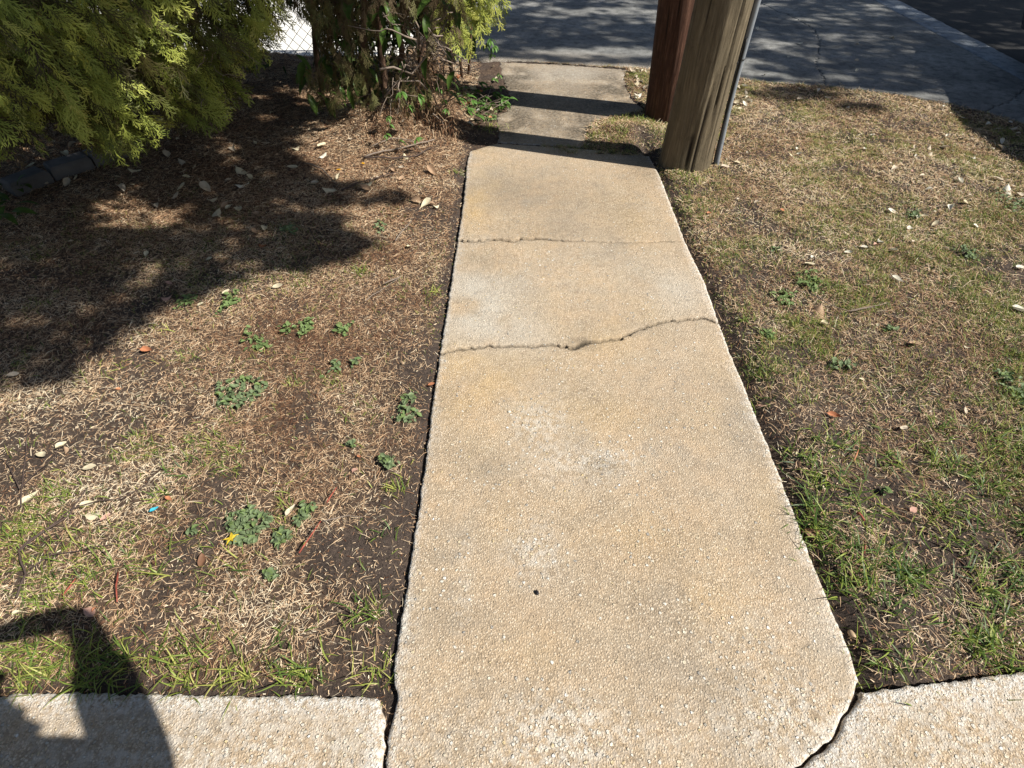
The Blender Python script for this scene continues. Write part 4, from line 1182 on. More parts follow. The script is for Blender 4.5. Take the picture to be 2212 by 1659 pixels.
# left cypress: drooping crown
rng = np.random.default_rng(77)
prof_x = [-700, 0, 60, 120, 190, 240, 290, 330, 380, 430, 470, 515, 550, 572, 590]
prof_y = [420, 290, 250, 260, 320, 330, 290, 245, 260, 280, 190, 125, 100, 40, -20]
def depth_of(px): return np.interp(px, [-700, 0, 200, 400, 600, 660], [2.0, 2.25, 2.45, 2.85, 3.5, 3.7])
items = []
def outdir(rng):
    return np.array([rng.normal(.50, .35), rng.normal(-.25, .3), -rng.uniform(.35, 1.1)])
tries = 0
while len(items) < 2500:
    px = rng.uniform(-560, 585); bottom = np.interp(px, prof_x, prof_y)
    py = bottom - 30 - rng.random() ** 1.2 * (bottom + 260)
    D = depth_of(px) + rng.random() ** 1.6 * .9 + max(0, (60 - py)) * .0006
    p = gd(px, py, D)
    L = rng.uniform(.07, .20)
    clump = vnoise(px / 60, py / 60, 1, 200)
    if clump < .36 and rng.random() < .85: continue
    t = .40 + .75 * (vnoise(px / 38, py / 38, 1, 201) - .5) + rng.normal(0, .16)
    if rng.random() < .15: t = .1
    n = np.array([rng.normal(.3, .4), rng.normal(-.8, .3), rng.normal(.5, .4)])
    items.append((p, outdir(rng), n, L, t))
# inner layer, the crown's interior shade put into a darker tint
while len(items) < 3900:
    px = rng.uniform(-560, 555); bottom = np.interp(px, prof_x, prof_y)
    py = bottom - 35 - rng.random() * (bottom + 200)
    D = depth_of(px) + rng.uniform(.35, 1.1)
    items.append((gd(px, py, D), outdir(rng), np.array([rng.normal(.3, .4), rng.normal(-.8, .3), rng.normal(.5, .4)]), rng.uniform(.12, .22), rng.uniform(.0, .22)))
# crown above the view
while len(items) < 4200:
    x = rng.uniform(-3.6, -1.3); y = rng.uniform(2.3, 4.6); z = rng.uniform(1.3, 3.3)
    rr = .85 * (1 - (z - 1.0) / 3.2) + .15
    if (x + 2.45) ** 2 / rr ** 2 + (y - 3.4) ** 2 / (rr * 1.3) ** 2 > 1: continue
    a = math.atan2(y - 3.4, x + 2.45)
    items.append((np.array([x, y, z]), np.array([math.cos(a), math.sin(a), -rng.uniform(.1, .7)]), np.array([rng.normal(0, .3), rng.normal(0, .3), 1]), rng.uniform(.2, .34), .45 + rng.normal(0, .1)))
cy_tree = empty("cypress_tree", (-2.8, 3.8, 0)); tag(cy_tree, "large drooping yellow green cypress filling the upper left", "tree")
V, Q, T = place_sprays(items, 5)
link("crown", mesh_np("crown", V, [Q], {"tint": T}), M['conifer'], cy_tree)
def limb(pts, r0, r1, sides=9):
    n = len(pts); return tube(pts, [r0 + (r1 - r0) * i / (n - 1) for i in range(n)], sides)
def attr_mesh(name, vf):
    v, f = vf; me = mesh_py(name, v, f, True)
    return me
tr1 = limb(wig((-2.8, 3.8, -.1), (-2.5, 3.5, 3.2), 10, .015, rng), .10, .03)
link("trunk", attr_mesh("trunk", tr1), M['bark'], cy_tree)
brs = []
for i in range(34):
    px = rng.uniform(-80, 560); py = np.interp(px, prof_x, prof_y) - rng.uniform(30, 240)
    e = gd(px, py, depth_of(px) + rng.uniform(.1, .5)); s0 = np.array([-2.65 + rng.normal(0, .05), 3.65, rng.uniform(.7, 2.2)])
    if e[2] > s0[2]: s0[2] = e[2] + .3
    brs.append(limb(wig(s0, e, 8, .02, rng), .014, .003, 6))
link("branches", mesh_py("branches", *merge(brs), True), M['bark'], cy_tree)
# dead bare spray tangle at its right side
tw = []
for i in range(46):
    px = rng.uniform(420, 520); py = rng.uniform(90, 215); D = depth_of(px) + rng.uniform(-.05, .2)
    a = gd(px, py, D); b = gd(px + rng.normal(8, 22), py + rng.uniform(10, 45), D + rng.normal(0, .06))
    tw.append(limb(wig(a, b, 5, .010, rng), .0022, .0008, 4))
link("dead_twigs", mesh_py("dead_twigs", *merge(tw), True), M['twig'], cy_tree)

# ------------------------------------------------------------------ overgrown shrub by the walk
shrub = empty("overgrown_shrub", (MOUND[0], MOUND[1], 0)); tag(shrub, "overgrown brown cypress shrub with bare trunks and vines beside the walk", "shrub")
trunks = [((792, 205), (784, 100), (786, 0), (790, -120), 4.12, .036), ((868, 165), (866, 80), (872, 0), (880, -120), 4.2, .030),
          ((752, 120), (740, 50), (722, 0), (700, -90), 4.25, .030), ((830, 190), (822, 90), (815, 0), (800, -100), 4.35, .034), ((905, 190), (915, 90), (940, 0), (960, -90), 4.25, .02),
          ((700, 210), (680, 90), (672, 0), (660, -90), 4.5, .03)]
for t in trunks:
    pts = [gd(t[0][0] + 3, t[0][1] + 60, t[4])] + [gd(a, b, t[4]) for a, b in t[:4]]
    fine = []
    for i in range(len(pts) - 1):
        for k in range(5): fine.append(pts[i] * (1 - k / 5) + pts[i + 1] * k / 5 + rng.normal(0, .006, 3))
    fine.append(pts[-1])
    link("trunk", mesh_py("trunk", *limb(fine, t[5] * .72, t[5] * .6, 10), True), M['bark'], shrub)
items = []
while len(items) < 1150:
    px = rng.uniform(600, 1000); py = rng.uniform(-150, 290)
    # keep to a hanging skirt with a hole where the trunks show
    if 800 < px < 960 and 20 < py < 150 and rng.random() < .75: continue
    if px < 680 and 20 < py < 140: continue
    if px < 640 and py < 45 and rng.random() < .6: continue
    if py > 120 and px < 560 + (py) * .62: continue
    if py > 215 and (px < 800 or rng.random() < .6): continue
    if px > 930 and py > 60: continue
    D = 3.75 + rng.random() * .75
    p = gd(px, py, D)
    if p[2] < .12: continue
    items.append((p, np.array([rng.normal(0, .3), rng.normal(-.2, .3), -rng.uniform(.5, 1.2)]), np.array([rng.normal(.2, .5), -1, rng.normal(.3, .4)]), rng.uniform(.05, .13), .42 + .5 * (vnoise(px / 50, py / 50, 1, 210) - .4) + rng.normal(0, .12)))
while len(items) < 1350:
    z = rng.uniform(1.15, 2.3); rr = .65 * (1 - (z - 1.0) / 2.2) + .12; a = rng.uniform(0, 6.28); q = rr * math.sqrt(rng.random())
    items.append((np.array([-.95 + q * math.cos(a), 4.35 + q * math.sin(a), z]), np.array([math.cos(a), math.sin(a), -.4]), np.array([0, 0, 1.]) + rng.normal(0, .3, 3), rng.uniform(.18, .3), .6))
V, Q, T = place_sprays(items, 9)
link("hanging_foliage", mesh_np("hanging_foliage", V, [Q], {"tint": T}), M['dead_conifer'], shrub)
items = []
while len(items) < 90:
    px = rng.uniform(930, 1062); py = rng.uniform(-60, 62)
    if py > 62 - (px - 930) * .25 and px > 1020: continue
    items.append((gd(px, py, rng.uniform(4.3, 4.9)), np.array([rng.normal(.4, .3), rng.normal(-.2, .3), -rng.uniform(.2, 1)]), np.array([rng.normal(.2, .5), -1, .5]), rng.uniform(.12, .22), .65 + rng.normal(0, .12)))
V, Q, T = place_sprays(items, 19)
link("green_foliage", mesh_np("green_foliage", V, [Q], {"tint": T}), M['conifer'], shrub)
# tangle of bare curly twigs
tw = []
for i in range(60):
    px = rng.uniform(800, 985); py = rng.uniform(10, 240); D = rng.uniform(3.75, 4.15)
    a = gd(px, py, D); b = gd(px + rng.normal(0, 60), py + rng.normal(20, 50), D + rng.normal(0, .12))
    tw.append(limb(wig(a, b, 9, .018, rng), rng.uniform(.0022, .006), .0016, 5))
for (pts, rr) in [([(820, 150), (850, 145), (890, 160), (930, 110), (968, 40)], .008), ([(830, 210), (860, 175), (905, 175), (935, 205), (950, 240)], .006), ([(925, 60), (950, 95), (975, 130), (985, 190)], .004), ([(880, 10), (905, 60), (900, 110), (870, 140)], .005), ([(935, 245), (955, 262), (975, 330)], .004)]:
    tw.append(limb([gd(a, b, 3.82 + .03 * k) for k, (a, b) in enumerate(pts)], rr, rr * .6, 6))
link("bare_twigs", mesh_py("bare_twigs", *merge(tw), True), M['twig'], shrub)
# dead litter skirt
n = 9000
px = rng.uniform(760, 990, n); py = rng.uniform(120, 330, n)
keep = (px > 1010 - (py) * .75) & (px < 900 + py * .38) & (py < 330)
px = px[keep]; py = py[keep]
P = np.array([gd(a, b, 3.72 + .35 * rng.random() + (320 - b) * .0012) for a, b in zip(px, py)])
zz = gz(P[:, 0], P[:, 1]); P[:, 2] = np.maximum(P[:, 2], zz + .01)
n = len(P); h0 = rng.uniform(0, 6.28, n)
V, Q, T = ribbons(P, h0, rng.uniform(-1.4, .2, n), rng.uniform(-1.5, -.6, n), rng.normal(0, .8, n), rng.uniform(.02, .06, n), rng.uniform(.002, .0045, n), np.clip(rng.normal(.35, .22, n), 0, 1), 3, rng.normal(0, .5, n))
o = link("dead_litter", mesh_np("dead_litter", V, [Q], {"tint": T}), M['straw'], shrub); o["kind"] = "stuff"

# litter on the ground under the hedge
def dh(x, y, px, py): return smooth01(620, 420, py) * smooth01(1010, 900, px) * (.3 + .7 * fbm(x, y, 6, 220))
rg2 = np.random.default_rng(31)
def dens(x, y):
    ok, a, b = allowed(x, y); return ok * falloff(x, y) * LMASK(x, y) * dh(x, y, a, b)
S = sample(26000, -4.2, 0, 1.5, 6, dens, rg2); n = len(S)
P = np.column_stack([S, gz(S[:, 0], S[:, 1]) + .003]); p0 = rg2.uniform(0, .4, n)
V, Q, T = ribbons(P, rg2.uniform(0, 6.28, n), p0, p0 - .4, rg2.normal(0, .8, n), rg2.uniform(.015, .06, n), rg2.uniform(.0018, .005, n), np.clip(rg2.normal(.30, .2, n), 0, 1), 3, rg2.normal(0, .5, n), follow=True)
o = link("leaf_litter", mesh_np("leaf_litter", V, [Q], {"tint": T}), M['straw']); tag(o, "brown twiggy litter carpeting the ground under the hedge", "litter", kind="stuff")

# vines, broad leaves, strap plant
def big_leaf(name, L, Wd, mat, seed, curl=-.12, cup=.3):
    me = leaf_mesh(name, L, Wd, curl, cup, seed, nu=6)
    for v in me.vertices: v.co.x += L * .5
    me.materials.append(mat); return me
vl = [big_leaf("leaflet", .062, .026, M['vine'], 90 + i) for i in range(3)]
bl = [big_leaf("broad_leaf", .15, .055, M['broadleaf'], 95 + i) for i in range(3)]
def leaf_child(root, me, loc, e, sc, name="leaf"):
    o = bpy.data.objects.new(name, me); col.objects.link(o); o.parent = root
    o.location = (loc[0] - root.location.x, loc[1] - root.location.y, loc[2] - root.location.z); o.rotation_euler = e; o.scale = (sc,) * 3
def creeper(spots, D, label, sc=1.0, seed=0, ground=False):
    rg = random.Random(seed)
    P = [gp(a, b, .06) if ground else gd(a, b, D) for a, b in spots]
    root = empty("creeper_vine", tuple(P[0])); tag(root, label, "vine")
    stem = []
    for q in P: stem.append((q[0] - P[0][0], q[1] - P[0][1], q[2] - P[0][2] - .01))
    if len(stem) > 1:
        o = bpy.data.objects.new("stem", mesh_py("stem", *tube(stem, .002, 5), True)); o.data.materials.append(M['twig']); col.objects.link(o); o.parent = root
    for q in P:
        b0 = rg.uniform(0, 6.28); tilt = rg.uniform(.2, .8)
        for k in range(5):
            a = b0 + (k - 2) * .72
            leaf_child(root, rg.choice(vl), q + np.array([rg.uniform(-.004, .004), rg.uniform(-.004, .004), rg.uniform(-.004, .01)]), (rg.uniform(-.3, .3), tilt + rg.uniform(-.1, .3), a), sc * rg.uniform(.75, 1.1), "leaflet")
creeper([(884, 228), (868, 200), (905, 205)], 3.70, "bright five fingered creeper leaves against the shrub's dark base", 1.0, 1)
creeper([(838, 252), (842, 270), (836, 290)], 3.62, "small creeper sprig climbing below the bright creeper leaves", .62, 2)
creeper([(866, 305), (900, 300)], 3.58, "dull creeper leaves on the ground at the shrub's foot", .75, 3)
creeper([(1010, 205), (1030, 195), (1050, 210), (1070, 200), (1085, 215), (1062, 222), (1040, 222), (1095, 225), (1078, 188), (1020, 218), (1000, 190), (1035, 180), (1060, 188), (1045, 232), (1085, 208), (1012, 235), (990, 215), (1030, 250), (1100, 212)], 0, "creeper running over the soil onto the narrow stained slab", 1.15, 4, True)
creeper([(1078, 160), (1070, 170)], 0, "little creeper sprig at the corner of the stained slab", .7, 5, True)
creeper([(1058, 85), (1068, 100), (1050, 95), (1064, 118)], 4.9, "creeper hanging over the corner of the driveway", 1.0, 6)
creeper([(1000, 100), (990, 115), (985, 90), (1005, 78)], 4.5, "creeper leaves among the twigs right of the shrub", .8, 7)
creeper([(960, 215), (950, 190), (965, 235)], 3.85, "grey green creeper leaves hanging by the pole shadow", .8, 8)
plant = empty("broadleaf_plant", tuple(gd(720, 250, 3.9))); tag(plant, "dark broad leaved plant hanging in the shade left of the shrub", "plant")
rg = random.Random(4)
for (a, b) in [(665, 145), (668, 160), (690, 150), (700, 120), (705, 165), (655, 130), (650, 150), (680, 195), (700, 205), (715, 195), (665, 200), (720, 215), (735, 185), (690, 215), (770, 160), (785, 172), (815, 170), (800, 165), (640, 115), (720, 130), (745, 140), (760, 205), (725, 160)] + [(rg.uniform(690, 990), rg.uniform(-20, 200)) for _ in range(46)]:
    leaf_child(plant, rg.choice(bl), gd(a, b, 3.85 + rg.uniform(0, .3)), (rg.uniform(-.5, .5), rg.uniform(.5, 1.3), rg.uniform(-2.6, .2)), rg.uniform(.6, 1.05))
plant = empty("broadleaf_plant", tuple(gd(20, 480, 2.2))); tag(plant, "dark broad leaved plant on the ground at the left frame edge under the cypress", "plant")
for i in range(46):
    a = rg.uniform(-90, 55); b = rg.uniform(385, 480) - max(0, a) * .3
    leaf_child(plant, rg.choice(bl), gp(a, b, rg.uniform(.03, .2)), (rg.uniform(-.5, .5), rg.uniform(-.2, .8), rg.uniform(-3, 3)), rg.uniform(.5, .9))
splant = empty("strap_leaf_plant", tuple(gp(1025, 120, 0))); tag(splant, "strap leaved plant at the driveway corner", "plant")
for i in range(11):
    b0 = gp(1022 + rg.uniform(-5, 5), 118, 0.03); a = rg.uniform(-1.2, 1.2); L = rg.uniform(.35, .55)
    P = np.array([[b0[0], b0[1], b0[2]]])
    V, Q, T = ribbons(P, np.array([a + math.pi * (i % 2)]), np.array([1.45]), np.array([rg.uniform(.4, 1.1)]), np.array([0.]), np.array([L]), np.array([.03]), np.array([.5]), 6, np.array([.2]))
    V = V - np.array(splant.location)
    o = bpy.data.objects.new("strap_leaf", mesh_np("strap_leaf", V, [Q])); o.data.materials.append(M['strap_leaf']); col.objects.link(o); o.parent = splant

# dense dark hedge behind, with the gap that lets the bright pad through
hedge = empty("privet_hedge", (-1.7, 5.4, 0)); tag(hedge, "dark leafy hedge behind the shrub with a gap showing the bright pad", "hedge")
rh = np.random.default_rng(400); PP = []
while len(PP) < 21000:
    px = rh.uniform(-250, 1046) if rh.random() < .55 else rh.uniform(680, 1000); py = rh.uniform(-330, 150)
    hole = ((px - 625) / 60) ** 2 + ((py - 84) / 56) ** 2 < 1 + .5 * rh.random()
    hole = hole or (((px - 615) / 30) ** 2 + ((py - 22) / 20) ** 2 < 1 and rh.random() < .8) or (((px - 672) / 14) ** 2 + ((py - 70) / 30) ** 2 < 1 and rh.random() < .6)
    if hole: continue
    if px > 880 and py > 70: continue
    if py > 118 - (px > 700) * 20 and rh.random() < .7: continue
    D = (4.7 if px > 540 else 4.2) + rh.random() * .7
    q = gd(px, py, D)
    if q[2] < .02 or q[2] > 2.4: continue
    PP.append(q)
PP = np.array(PP); n = len(PP); ph0 = rh.uniform(-1.3, .3, n)
V, Q, T = ribbons(PP, rh.uniform(0, 6.28, n), ph0, ph0 - .4, np.zeros(n), rh.uniform(.04, .09, n), rh.uniform(.02, .035, n), rh.uniform(0, .75, n), 2, rh.normal(0, .6, n), tip=.1)
link("foliage", mesh_np("foliage", V, [Q], {"tint": T}), M['oakleaf'], hedge)
hs = []
for i in range(26):
    px = rh.uniform(480, 1030); 
    if 540 < px < 720: continue
    a_ = gp(px, 112, 0); hs.append(tube(wig((a_[0], 5.0 + rh.random() * .3, -.02), (a_[0] + rh.normal(0, .15), 5.1, 1.5), 6, .02, rh), .012, 6))
link("stems", mesh_py("stems", *merge(hs), True), M['bark'], hedge)

# grey edging block under the cypress
bk = empty("edging_block", tuple(gp(120, 425, 0)))
tag(bk, "low grey edging blocks in the deep shade under the cypress", "edging")
for k, (a, b) in enumerate([((48, 440), (128, 408)), ((131, 405), (215, 378)), ((218, 376), (290, 350))]):
    p, q = gp(*a, .0), gp(*b, .0); d = (q - p); L = np.linalg.norm(d); d /= L; nrm = np.array([-d[1], d[0], 0])
    vs = []
    for z, ins in ((-.08, 0), (.10, 0), (.115, .012)):
        for (u, w) in ((ins, ins), (L - ins, ins), (L - ins, .14 - ins), (ins, .14 - ins)):
            v = p + d * u + nrm * w; vs.append((v[0] - bk.location.x, v[1] - bk.location.y, z))
    fs = [(0, 1, 5, 4), (1, 2, 6, 5), (2, 3, 7, 6), (3, 0, 4, 7), (4, 5, 9, 8), (5, 6, 10, 9), (6, 7, 11, 10), (7, 4, 8, 11), (8, 9, 10, 11)]
    o = bpy.data.objects.new("block", mesh_py("block", vs, fs)); o.data.materials.append(M['board']); col.objects.link(o); o.parent = bk

# ------------------------------------------------------------------ chain link fence
fence = empty("chain_link_fence", (-2.1, 5.5, 0)); tag(fence, "chain link fence behind the hedge with the bright pad showing through", "fence")
wires = []
x0, x1, hh, s_ = -4.3, -.52, 1.1, .095
for i in range(int((x1 - x0 + hh) / s_) + 1):
    for sg in (1, -1):
        xa = x0 - (hh if sg > 0 else 0) + i * s_; xb = xa + sg * hh
        ta, tb = sorted(((x0 - xa) / (xb - xa), (x1 - xa) / (xb - xa))); ta = max(0, ta); tb = min(1, tb)
        if tb - ta < .02: continue
        wires.append(tube([(xa + (xb - xa) * t, 5.5 + sg * .0018, .02 + (hh - .02) * t) for t in (ta, (ta + tb) / 2, tb)], .0022, 4, caps=False))
o = link("wire_mesh", mesh_py("wire_mesh", *merge(wires), False), M['wire'], fence); o["kind"] = "stuff"
link("top_rail", mesh_py("top_rail", *tube([(x0, 5.5, hh + .01), (x1, 5.5, hh + .01)], .017, 10), True), M['wire'], fence)
for x in (x0, -2.4, x1):
    link("post", mesh_py("post", *tube([(x, 5.53, -.1), (x, 5.53, hh + .06)], .024, 10), True), M['wire'], fence)

# ------------------------------------------------------------------ street oak (shades the driveway and the hedge)
oak = empty("oak_tree", (9.4, 8.6, 0)); tag(oak, "large street oak whose leaves dapple the driveway", "tree")
link("trunk", mesh_py("trunk", *limb([(9.4, 8.6, -.2), (9.42, 8.6, .3), (9.4, 8.6, 2), (9.3, 8.5, 4), (9.1, 8.3, 6.4)], .36, .22, 14), True), M['bark'], oak)
limbs = [[(9.1, 8.3, 6.2), (7.4, 7.2, 7.1), (5, 6.4, 7.3), (3, 4.9, 7.0), (1.5, 3.6, 6.3), (.5, 2.4, 5.7)], [(9.1, 8.3, 6.2), (8.9, 6.0, 7.2), (9.2, 3.4, 7.6)], [(7.4, 7.2, 7.1), (7, 9, 7.6), (5.6, 11, 7.8)]]
link("limbs", mesh_py("limbs", *merge([limb(l, .10, .02, 8) for l in limbs]), True), M['bark'], oak)
rng = np.random.default_rng(99)
shade_poly = W([(-420, 1010), (-200, 930), (0, 858), (110, 820), (180, 775), (300, 715), (390, 665), (470, 610), (560, 590), (640, 575), (770, 560), (815, 530), (760, 485), (700, 455), (820, 440), (840, 425),
                (760, 400), (690, 380), (640, 330), (640, 200), (400, 120), (-900, 200)])
def canopy(n, inside, dens, zr, size, rng, warp=.06):
    out = []
    cl = 0
    while cl < n:
        m = 4000
        x = rng.uniform(inside[0], inside[1], m); y = rng.uniform(inside[2], inside[3], m)
        k = rng.random(m) < dens(x, y)
        for a, b in zip(x[k], y[k]):
            out.append((a, b)); cl += 1
            if cl >= n: break
    G = np.array(out); z = rng.uniform(*zr, len(G))
    t = z / math.tan(SUN_EL)
    P = np.column_stack([G[:, 0] - SH[0] * t, G[:, 1] - SH[1] * t, z])
    return P
def dsh(x, y):
    wx = x + (fbm(x, y, 5, 300) - .5) * .35; wy = y + (fbm(x, y, 5, 305) - .5) * .30
    ins = inpoly(wx, wy, np.array(shade_poly))
    px, py = proj(x, y)
    gap = smooth01(.40, .52, fbm(x, y, 7, 310))
    low = smooth01(-1.65, -1.95, x) * smooth01(2.5, 2.9, y) * smooth01(4.1, 3.7, y)     # thin over the cypress
    back = smooth01(3.5, 3.9, y)
    c = .35 + .65 * gap
    c = c * (1 - low) + low * .95 * smooth01(.47, .53, fbm(x, y, 3.2, 313))
    c = c * (1 - back * (1 - low)) + back * (1 - low) * .9 * smooth01(.34, .46, fbm(x, y, 5, 314))
    return ins * c
P1 = canopy(10500, (-4.6, .0, 1.1, 5.6), dsh, (4.6, 6.0), .07, rng)
def ddr(x, y):
    e = np.array(drive_near); ye = np.interp(x, e[:, 0], e[:, 1])
    px, py = proj(x, y)
    st = fbm(x * .8, y * 1.6, 2.2, 320)
    base = smooth01(.42, .52, st) * .9 + .12
    base = base + gauss(px, py, [(1250, 80, 200, 25, .8), (1800, 110, 250, 40, .5), (2050, 150, 160, 50, .9), (2100, 20, 200, 60, 1.2)])
    base = base - gauss(px, py, [(1250, 112, 150, 12, 1.3), (1130, 10, 70, 12, .9), (1640, 95, 60, 10, .9), (1830, 178, 80, 14, .9), (2000, 200, 60, 14, .9), (1860, 10, 60, 10, .6), (1330, 140, 400, 12, .6)])
    lawn = gauss(px, py, [(1720, 205, 85, 11, 1.3), (1840, 232, 45, 7, 1.0)])
    base = np.where(y < ye + .02, lawn, base)
    return np.clip(base, 0, 1) * (x > -.6 - .0 * y)
P2 = canopy(21000, (-.6, 6.8, 4.0, 9.6), ddr, (6.2, 8.6), .08, rng)
P = np.concatenate([P1, P2]); n = len(P)
# leaves: rhombic quads
u = rng.normal(0, 1, (n, 3)); u /= np.linalg.norm(u, axis=1, keepdims=True); w = np.cross(u, rng.normal(0, 1, (n, 3))); w /= np.linalg.norm(w, axis=1, keepdims=True)
ls = rng.uniform(.065, .115, n)[:, None]; ws = ls * .38
V = np.stack([P - u * ls, P + w * ws, P + u * ls, P - w * ws], 1).reshape(-1, 3)
Q = np.arange(n * 4).reshape(-1, 4)
link("crown", mesh_np("crown", V, [Q], {"tint": np.repeat(rng.random(n), 4)}), M['oakleaf'], oak)

# ------------------------------------------------------------------ parked car at the kerb, only its dark corner shows
M['paint'] = flat_material("black_car_paint", (.012, .012, .014), .25, .05, 5, spec=.5)
M['glass'] = flat_material("dark_car_glass", (.01, .012, .014), .08, .02, 5, spec=.5)
M['rubber'] = flat_material("tyre_rubber", (.014, .014, .014), .8, .2)
M['alloy'] = flat_material("wheel_alloy", (.35, .35, .36), .35, .08)
M['lampglass'] = flat_material("lamp_lens", (.5, .5, .52), .15, .05)
car = empty("parked_car", (5.24, 3.58, 0)); tag(car, "black parked car whose front corner and tyre show at the upper right", "car")
def loft(prof, xs):
    """prof: list of (y,z) outline, xs list of (x, scale)"""
    vs = []; fs = []; m = len(prof)
    for (x, ins) in xs:
        cy = sum(p[0] for p in prof) / m; cz = sum(p[1] for p in prof) / m
        for (y, z) in prof: vs.append((x, cy + (y - cy) * ins, cz + (z - cz) * ins))
    for i in range(len(xs) - 1):
        for k in range(m):
            k2 = (k + 1) % m; fs.append((i * m + k, i * m + k2, (i + 1) * m + k2, (i + 1) * m + k))
    fs.append(tuple(range(m))[::-1]); fs.append(tuple((len(xs) - 1) * m + k for k in range(m)))
    return vs, fs
low = [(-2.2, .35), (-2.25, .62), (-2.15, .85), (-1.6, .95), (1.0, .97), (1.9, .84), (2.18, .68), (2.22, .42), (2.1, .24)]
arch = []
for cy in (1.35, -1.35):
    arch.append((cy + .38, .22))
    for k in range(9):
        a = math.pi * k / 8; arch.append((cy + .36 * math.cos(a), .33 + .36 * math.sin(a)))
    arch.append((cy - .38, .22))
body = low + arch
def car_part(name, vf, mat, parent=car, smooth=False):
    o = bpy.data.objects.new(name, mesh_py(name, vf[0], vf[1], smooth)); o.data.materials.append(mat); col.objects.link(o); o.parent = parent; return o
car_part("body", loft(body, [(-.86, .86), (-.80, .96), (-.6, 1), (.6, 1), (.80, .96), (.86, .86)]), M['paint'])
cab = [(-1.75, .94), (-1.25, 1.36), (-.6, 1.46), (.2, 1.44), (1.05, .96)]
vs, fs = [], []
for (x, k) in ((-.78, 0), (-.60, 1), (.60, 1), (.78, 0)):
    for (y, z) in cab: vs.append((x, y, z if (k or z < 1.0) else .95 + (z - .95) * 0.0 + .0))
vs, fs = [], []
for z_i, (inx, pts) in enumerate([(.80, [(-1.78, .95), (1.10, .95)]), (.60, [(-1.15, 1.42), (.28, 1.42)])]):
    for (sx) in (-1, 1):
        for (y, z) in pts: vs.append((sx * inx, y, z))
fs = [(0, 1, 5, 4), (2, 3, 7, 6), (0, 2, 6, 4), (1, 3, 7, 5)]
car_part("windows", (vs, fs), M['glass'])
car_part("roof", loft([(-1.2, 1.40), (-.9, 1.47), (.0, 1.48), (.32, 1.41), (.28, 1.38), (-1.15, 1.38)], [(-.62, .97), (-.55, 1), (.55, 1), (.62, .97)]), M['paint'])
for sx in (-.80, .80):
    for cy in (1.35, -1.35):
        ring = []
        m = 24; vs = []; fs = []
        for (dx, rr) in ((-.10, .20), (-.10, .30), (-.07, .325), (.07, .325), (.10, .30), (.10, .20)):
            for k in range(m):
                a = 2 * math.pi * k / m; vs.append((sx + dx, cy + rr * math.cos(a), .305 + rr * math.sin(a)))
        for i in range(5):
            for k in range(m): fs.append((i * m + k, i * m + (k + 1) % m, (i + 1) * m + (k + 1) % m, (i + 1) * m + k))
        wh = car_part("wheel", (vs, fs), M['rubber'])
        parts = []
        for k in range(5):
            a = 2 * math.pi * k / 5; parts.append(tube([(sx, cy, .305), (sx, cy + .2 * math.cos(a), .305 + .2 * math.sin(a))], .022, 6))
        parts.append(tube([(sx - .05, cy, .305), (sx + .05, cy, .305)], .06, 12))
        rim = car_part("rim", merge(parts), M['alloy'], wh)
for sx in (-.62, .62): car_part("headlight", loft([(2.12, .60), (2.21, .60), (2.16, .72), (2.06, .74)], [(sx - .14, 1), (sx + .14, 1)]), M['lampglass'])

# ------------------------------------------------------------------ the photographer (behind the camera; only the shadow shows)
M['skin'] = flat_material("skin", (.42, .26, .18), .5, .08)
M['shirt'] = flat_material("blue_shirt", (.10, .14, .22), .8, .1)
M['shorts'] = flat_material("grey_shorts", (.14, .14, .13), .8, .1)
M['hair'] = flat_material("brown_hair", (.05, .03, .02), .6, .3)
M['shoe'] = flat_material("shoe_leather", (.06, .05, .045), .6, .1)
M['phone'] = flat_material("phone_case", (.02, .02, .022), .4, .05)
def skin_mesh(name, verts, edges, radii, sub=2, root=0):
    me = bpy.data.meshes.new(name); me.from_pydata(verts, edges, [])
    o = bpy.data.objects.new(name + "_rig", me); col.objects.link(o)
    sk = o.modifiers.new("skin", 'SKIN'); sk.use_smooth_shade = True
    lay = me.skin_vertices[0] if len(me.skin_vertices) else None
    if lay is None:
        bpy.context.view_layer.objects.active = o
        lay = me.skin_vertices[0]
    for i, d in enumerate(lay.data):
        rr = radii[i]; d.radius = (rr, rr) if isinstance(rr, (int, float)) else rr
        d.use_root = (i == root)
    sb = o.modifiers.new("sub", 'SUBSURF'); sb.levels = sub; sb.render_levels = sub
    dg = bpy.context.evaluated_depsgraph_get(); dg.update()
    ev = o.evaluated_get(dg); out = bpy.data.meshes.new_from_object(ev)
    bpy.data.objects.remove(o)
    for p in out.polygons: p.use_smooth = True
    return out
person = empty("person", (.23, -.27, 0)); tag(person, "person in a blue shirt standing behind the walk's near end holding a phone", "person")
OX, OY = .23, -.27
hand_r = (.085, .0, 1.645); hand_l = (-.085, -.045, 1.575)
sh_r = (.44, -.25, 1.39); sh_l = (.03, -.22, 1.41)
el_r = (.335, .055, 1.67); el_l = (-.12, -.24, 1.20)
jv = [(OX, OY, .92), (OX, OY, 1.08), (OX, OY + .01, 1.25), (OX, OY + .0, 1.42), (OX, OY + .01, 1.50), (OX, OY + .03, 1.57), (OX, OY + .05, 1.68), (OX, OY + .04, 1.76),
      sh_r, el_r, hand_r, sh_l, el_l, hand_l,
      (OX + .10, OY, .84), (OX + .12, OY + .02, .47), (OX + .13, OY - .02, .09), (OX + .14, OY + .12, .04),
      (OX - .10, OY, .84), (OX - .12, OY + .02, .47), (OX - .13, OY - .02, .09), (OX - .14, OY + .12, .04)]
je = [(0, 1), (1, 2), (2, 3), (3, 4), (4, 5), (5, 6), (6, 7), (3, 8), (8, 9), (9, 10), (3, 11), (11, 12), (12, 13), (0, 14), (14, 15), (15, 16), (16, 17), (0, 18), (18, 19), (19, 20), (20, 21)]
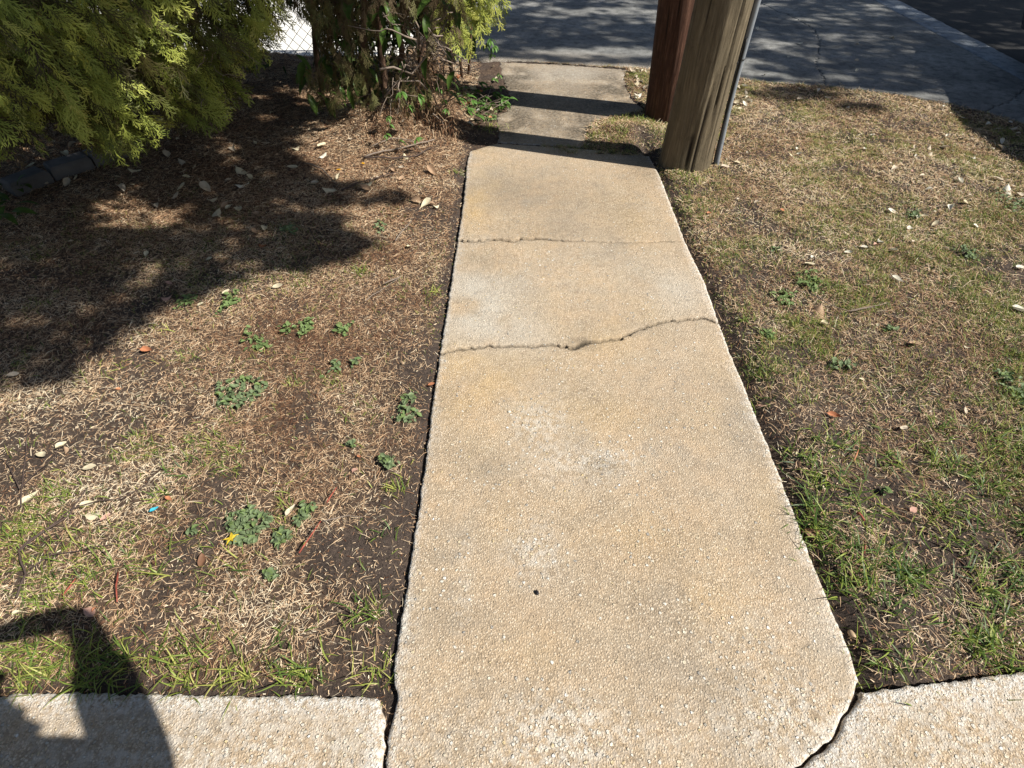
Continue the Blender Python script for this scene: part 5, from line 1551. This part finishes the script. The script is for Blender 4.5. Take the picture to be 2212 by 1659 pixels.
jr = [(.15, .11), (.14, .10), (.16, .11), (.13, .09), .055, .06, (.08, .10), (.065, .08), .062, .045, .028, .062, .045, .028, .085, .058, .038, .035, .085, .058, .038, .035]
pm = skin_mesh("body", [tuple(np.array(v) - np.array([OX, OY, 0])) for v in jv], je, jr)
def pp(name, me, mat):
    o = bpy.data.objects.new(name, me)
    if len(me.materials) == 0: me.materials.append(mat)
    col.objects.link(o); o.parent = person; return o
pp("body", pm, M['skin'])
rel = lambda v: tuple(np.array(v) - np.array([OX, OY, 0]))
sv = [rel(v) for v in [(OX, OY, .90), (OX, OY, 1.08), (OX, OY + .01, 1.26), (OX, OY, 1.40), sh_r, tuple(np.array(sh_r) * .25 + np.array(el_r) * .75), sh_l, tuple(np.array(sh_l) * .4 + np.array(el_l) * .6)]]
pp("shirt", skin_mesh("shirt", sv, [(0, 1), (1, 2), (2, 3), (3, 4), (4, 5), (3, 6), (6, 7)], [(.18, .13), (.175, .13), (.19, .135), (.16, .11), .082, .072, .082, .070]), M['shirt'])
sv = [rel(v) for v in [(OX, OY, .95), (OX, OY, .86), (OX + .10, OY, .80), (OX + .12, OY + .02, .50), (OX - .10, OY, .80), (OX - .12, OY + .02, .50)]]
pp("shorts", skin_mesh("shorts", sv, [(0, 1), (1, 2), (2, 3), (1, 4), (4, 5)], [(.17, .125), (.17, .125), .11, .095, .11, .095]), M['shorts'])
for sx in (-1, 1):
    pp("shoe", skin_mesh("shoe", [(sx * .135, -.06, .05), (sx * .138, .04, .055), (sx * .14, .16, .04)], [(0, 1), (1, 2)], [.045, .05, .038], root=1), M['shoe'])
pp("hair", skin_mesh("hair", [(0, .0, 1.70), (0, .01, 1.76), (0, .04, 1.79)], [(0, 1), (1, 2)], [(.088, .09), (.088, .10), (.05, .06)], root=1), M['hair'])
pp("nose", skin_mesh("nose", [(0, .135, 1.70), (0, .155, 1.67)], [(0, 1)], [.008, .013]), M['skin'])
for (hx, hy, hz), sgn in ((hand_r, -1), (hand_l, 1)):
    for k in range(4):
        b = np.array([hx, hy, hz - .01 + k * .019 - .02]); ln = (.06, .068, .064, .05)[k]
        chain = [tuple(b), tuple(b + np.array([sgn * ln * .35, -.015, .003])), tuple(b + np.array([sgn * ln * .55, -.0, .003]))]
        pp("finger", skin_mesh("finger", [rel(v) for v in chain], [(0, 1), (1, 2)], [.0095, .0088, .0075], sub=1), M['skin'])
    b = np.array([hx, hy, hz]); chain = [tuple(b), tuple(b + np.array([sgn * .02, -.02, .03])), tuple(b + np.array([sgn * .045, -.03, .035]))]
    pp("thumb", skin_mesh("thumb", [rel(v) for v in chain], [(0, 1), (1, 2)], [.011, .010, .008], sub=1), M['skin'])
# phone: plane square to the view, just behind the lens
cs, sn = math.cos(TH), math.sin(TH)
ph = bpy.data.objects.new("phone", mesh_py("phone", *(lambda: (
    [(sx * .075, sy * .0365, sz) for sz in (.0, .0085) for sx, sy in ((-.93, -1), (.93, -1), (1, -.9), (1, .9), (.93, 1), (-.93, 1), (-1, .9), (-1, -.9))],
    [tuple(range(8))[::-1], tuple(range(8, 16))] + [(i, (i + 1) % 8, 8 + (i + 1) % 8, 8 + i) for i in range(8)]))()))
ph.data.materials.append(M['phone']); col.objects.link(ph)
ph.location = Vector((-.03, 0, CAMH)) + Vector((0, -cs, sn)) * .012; ph.rotation_euler = cam.rotation_euler
tag(ph, "black phone held up in both of the person's hands", "phone")
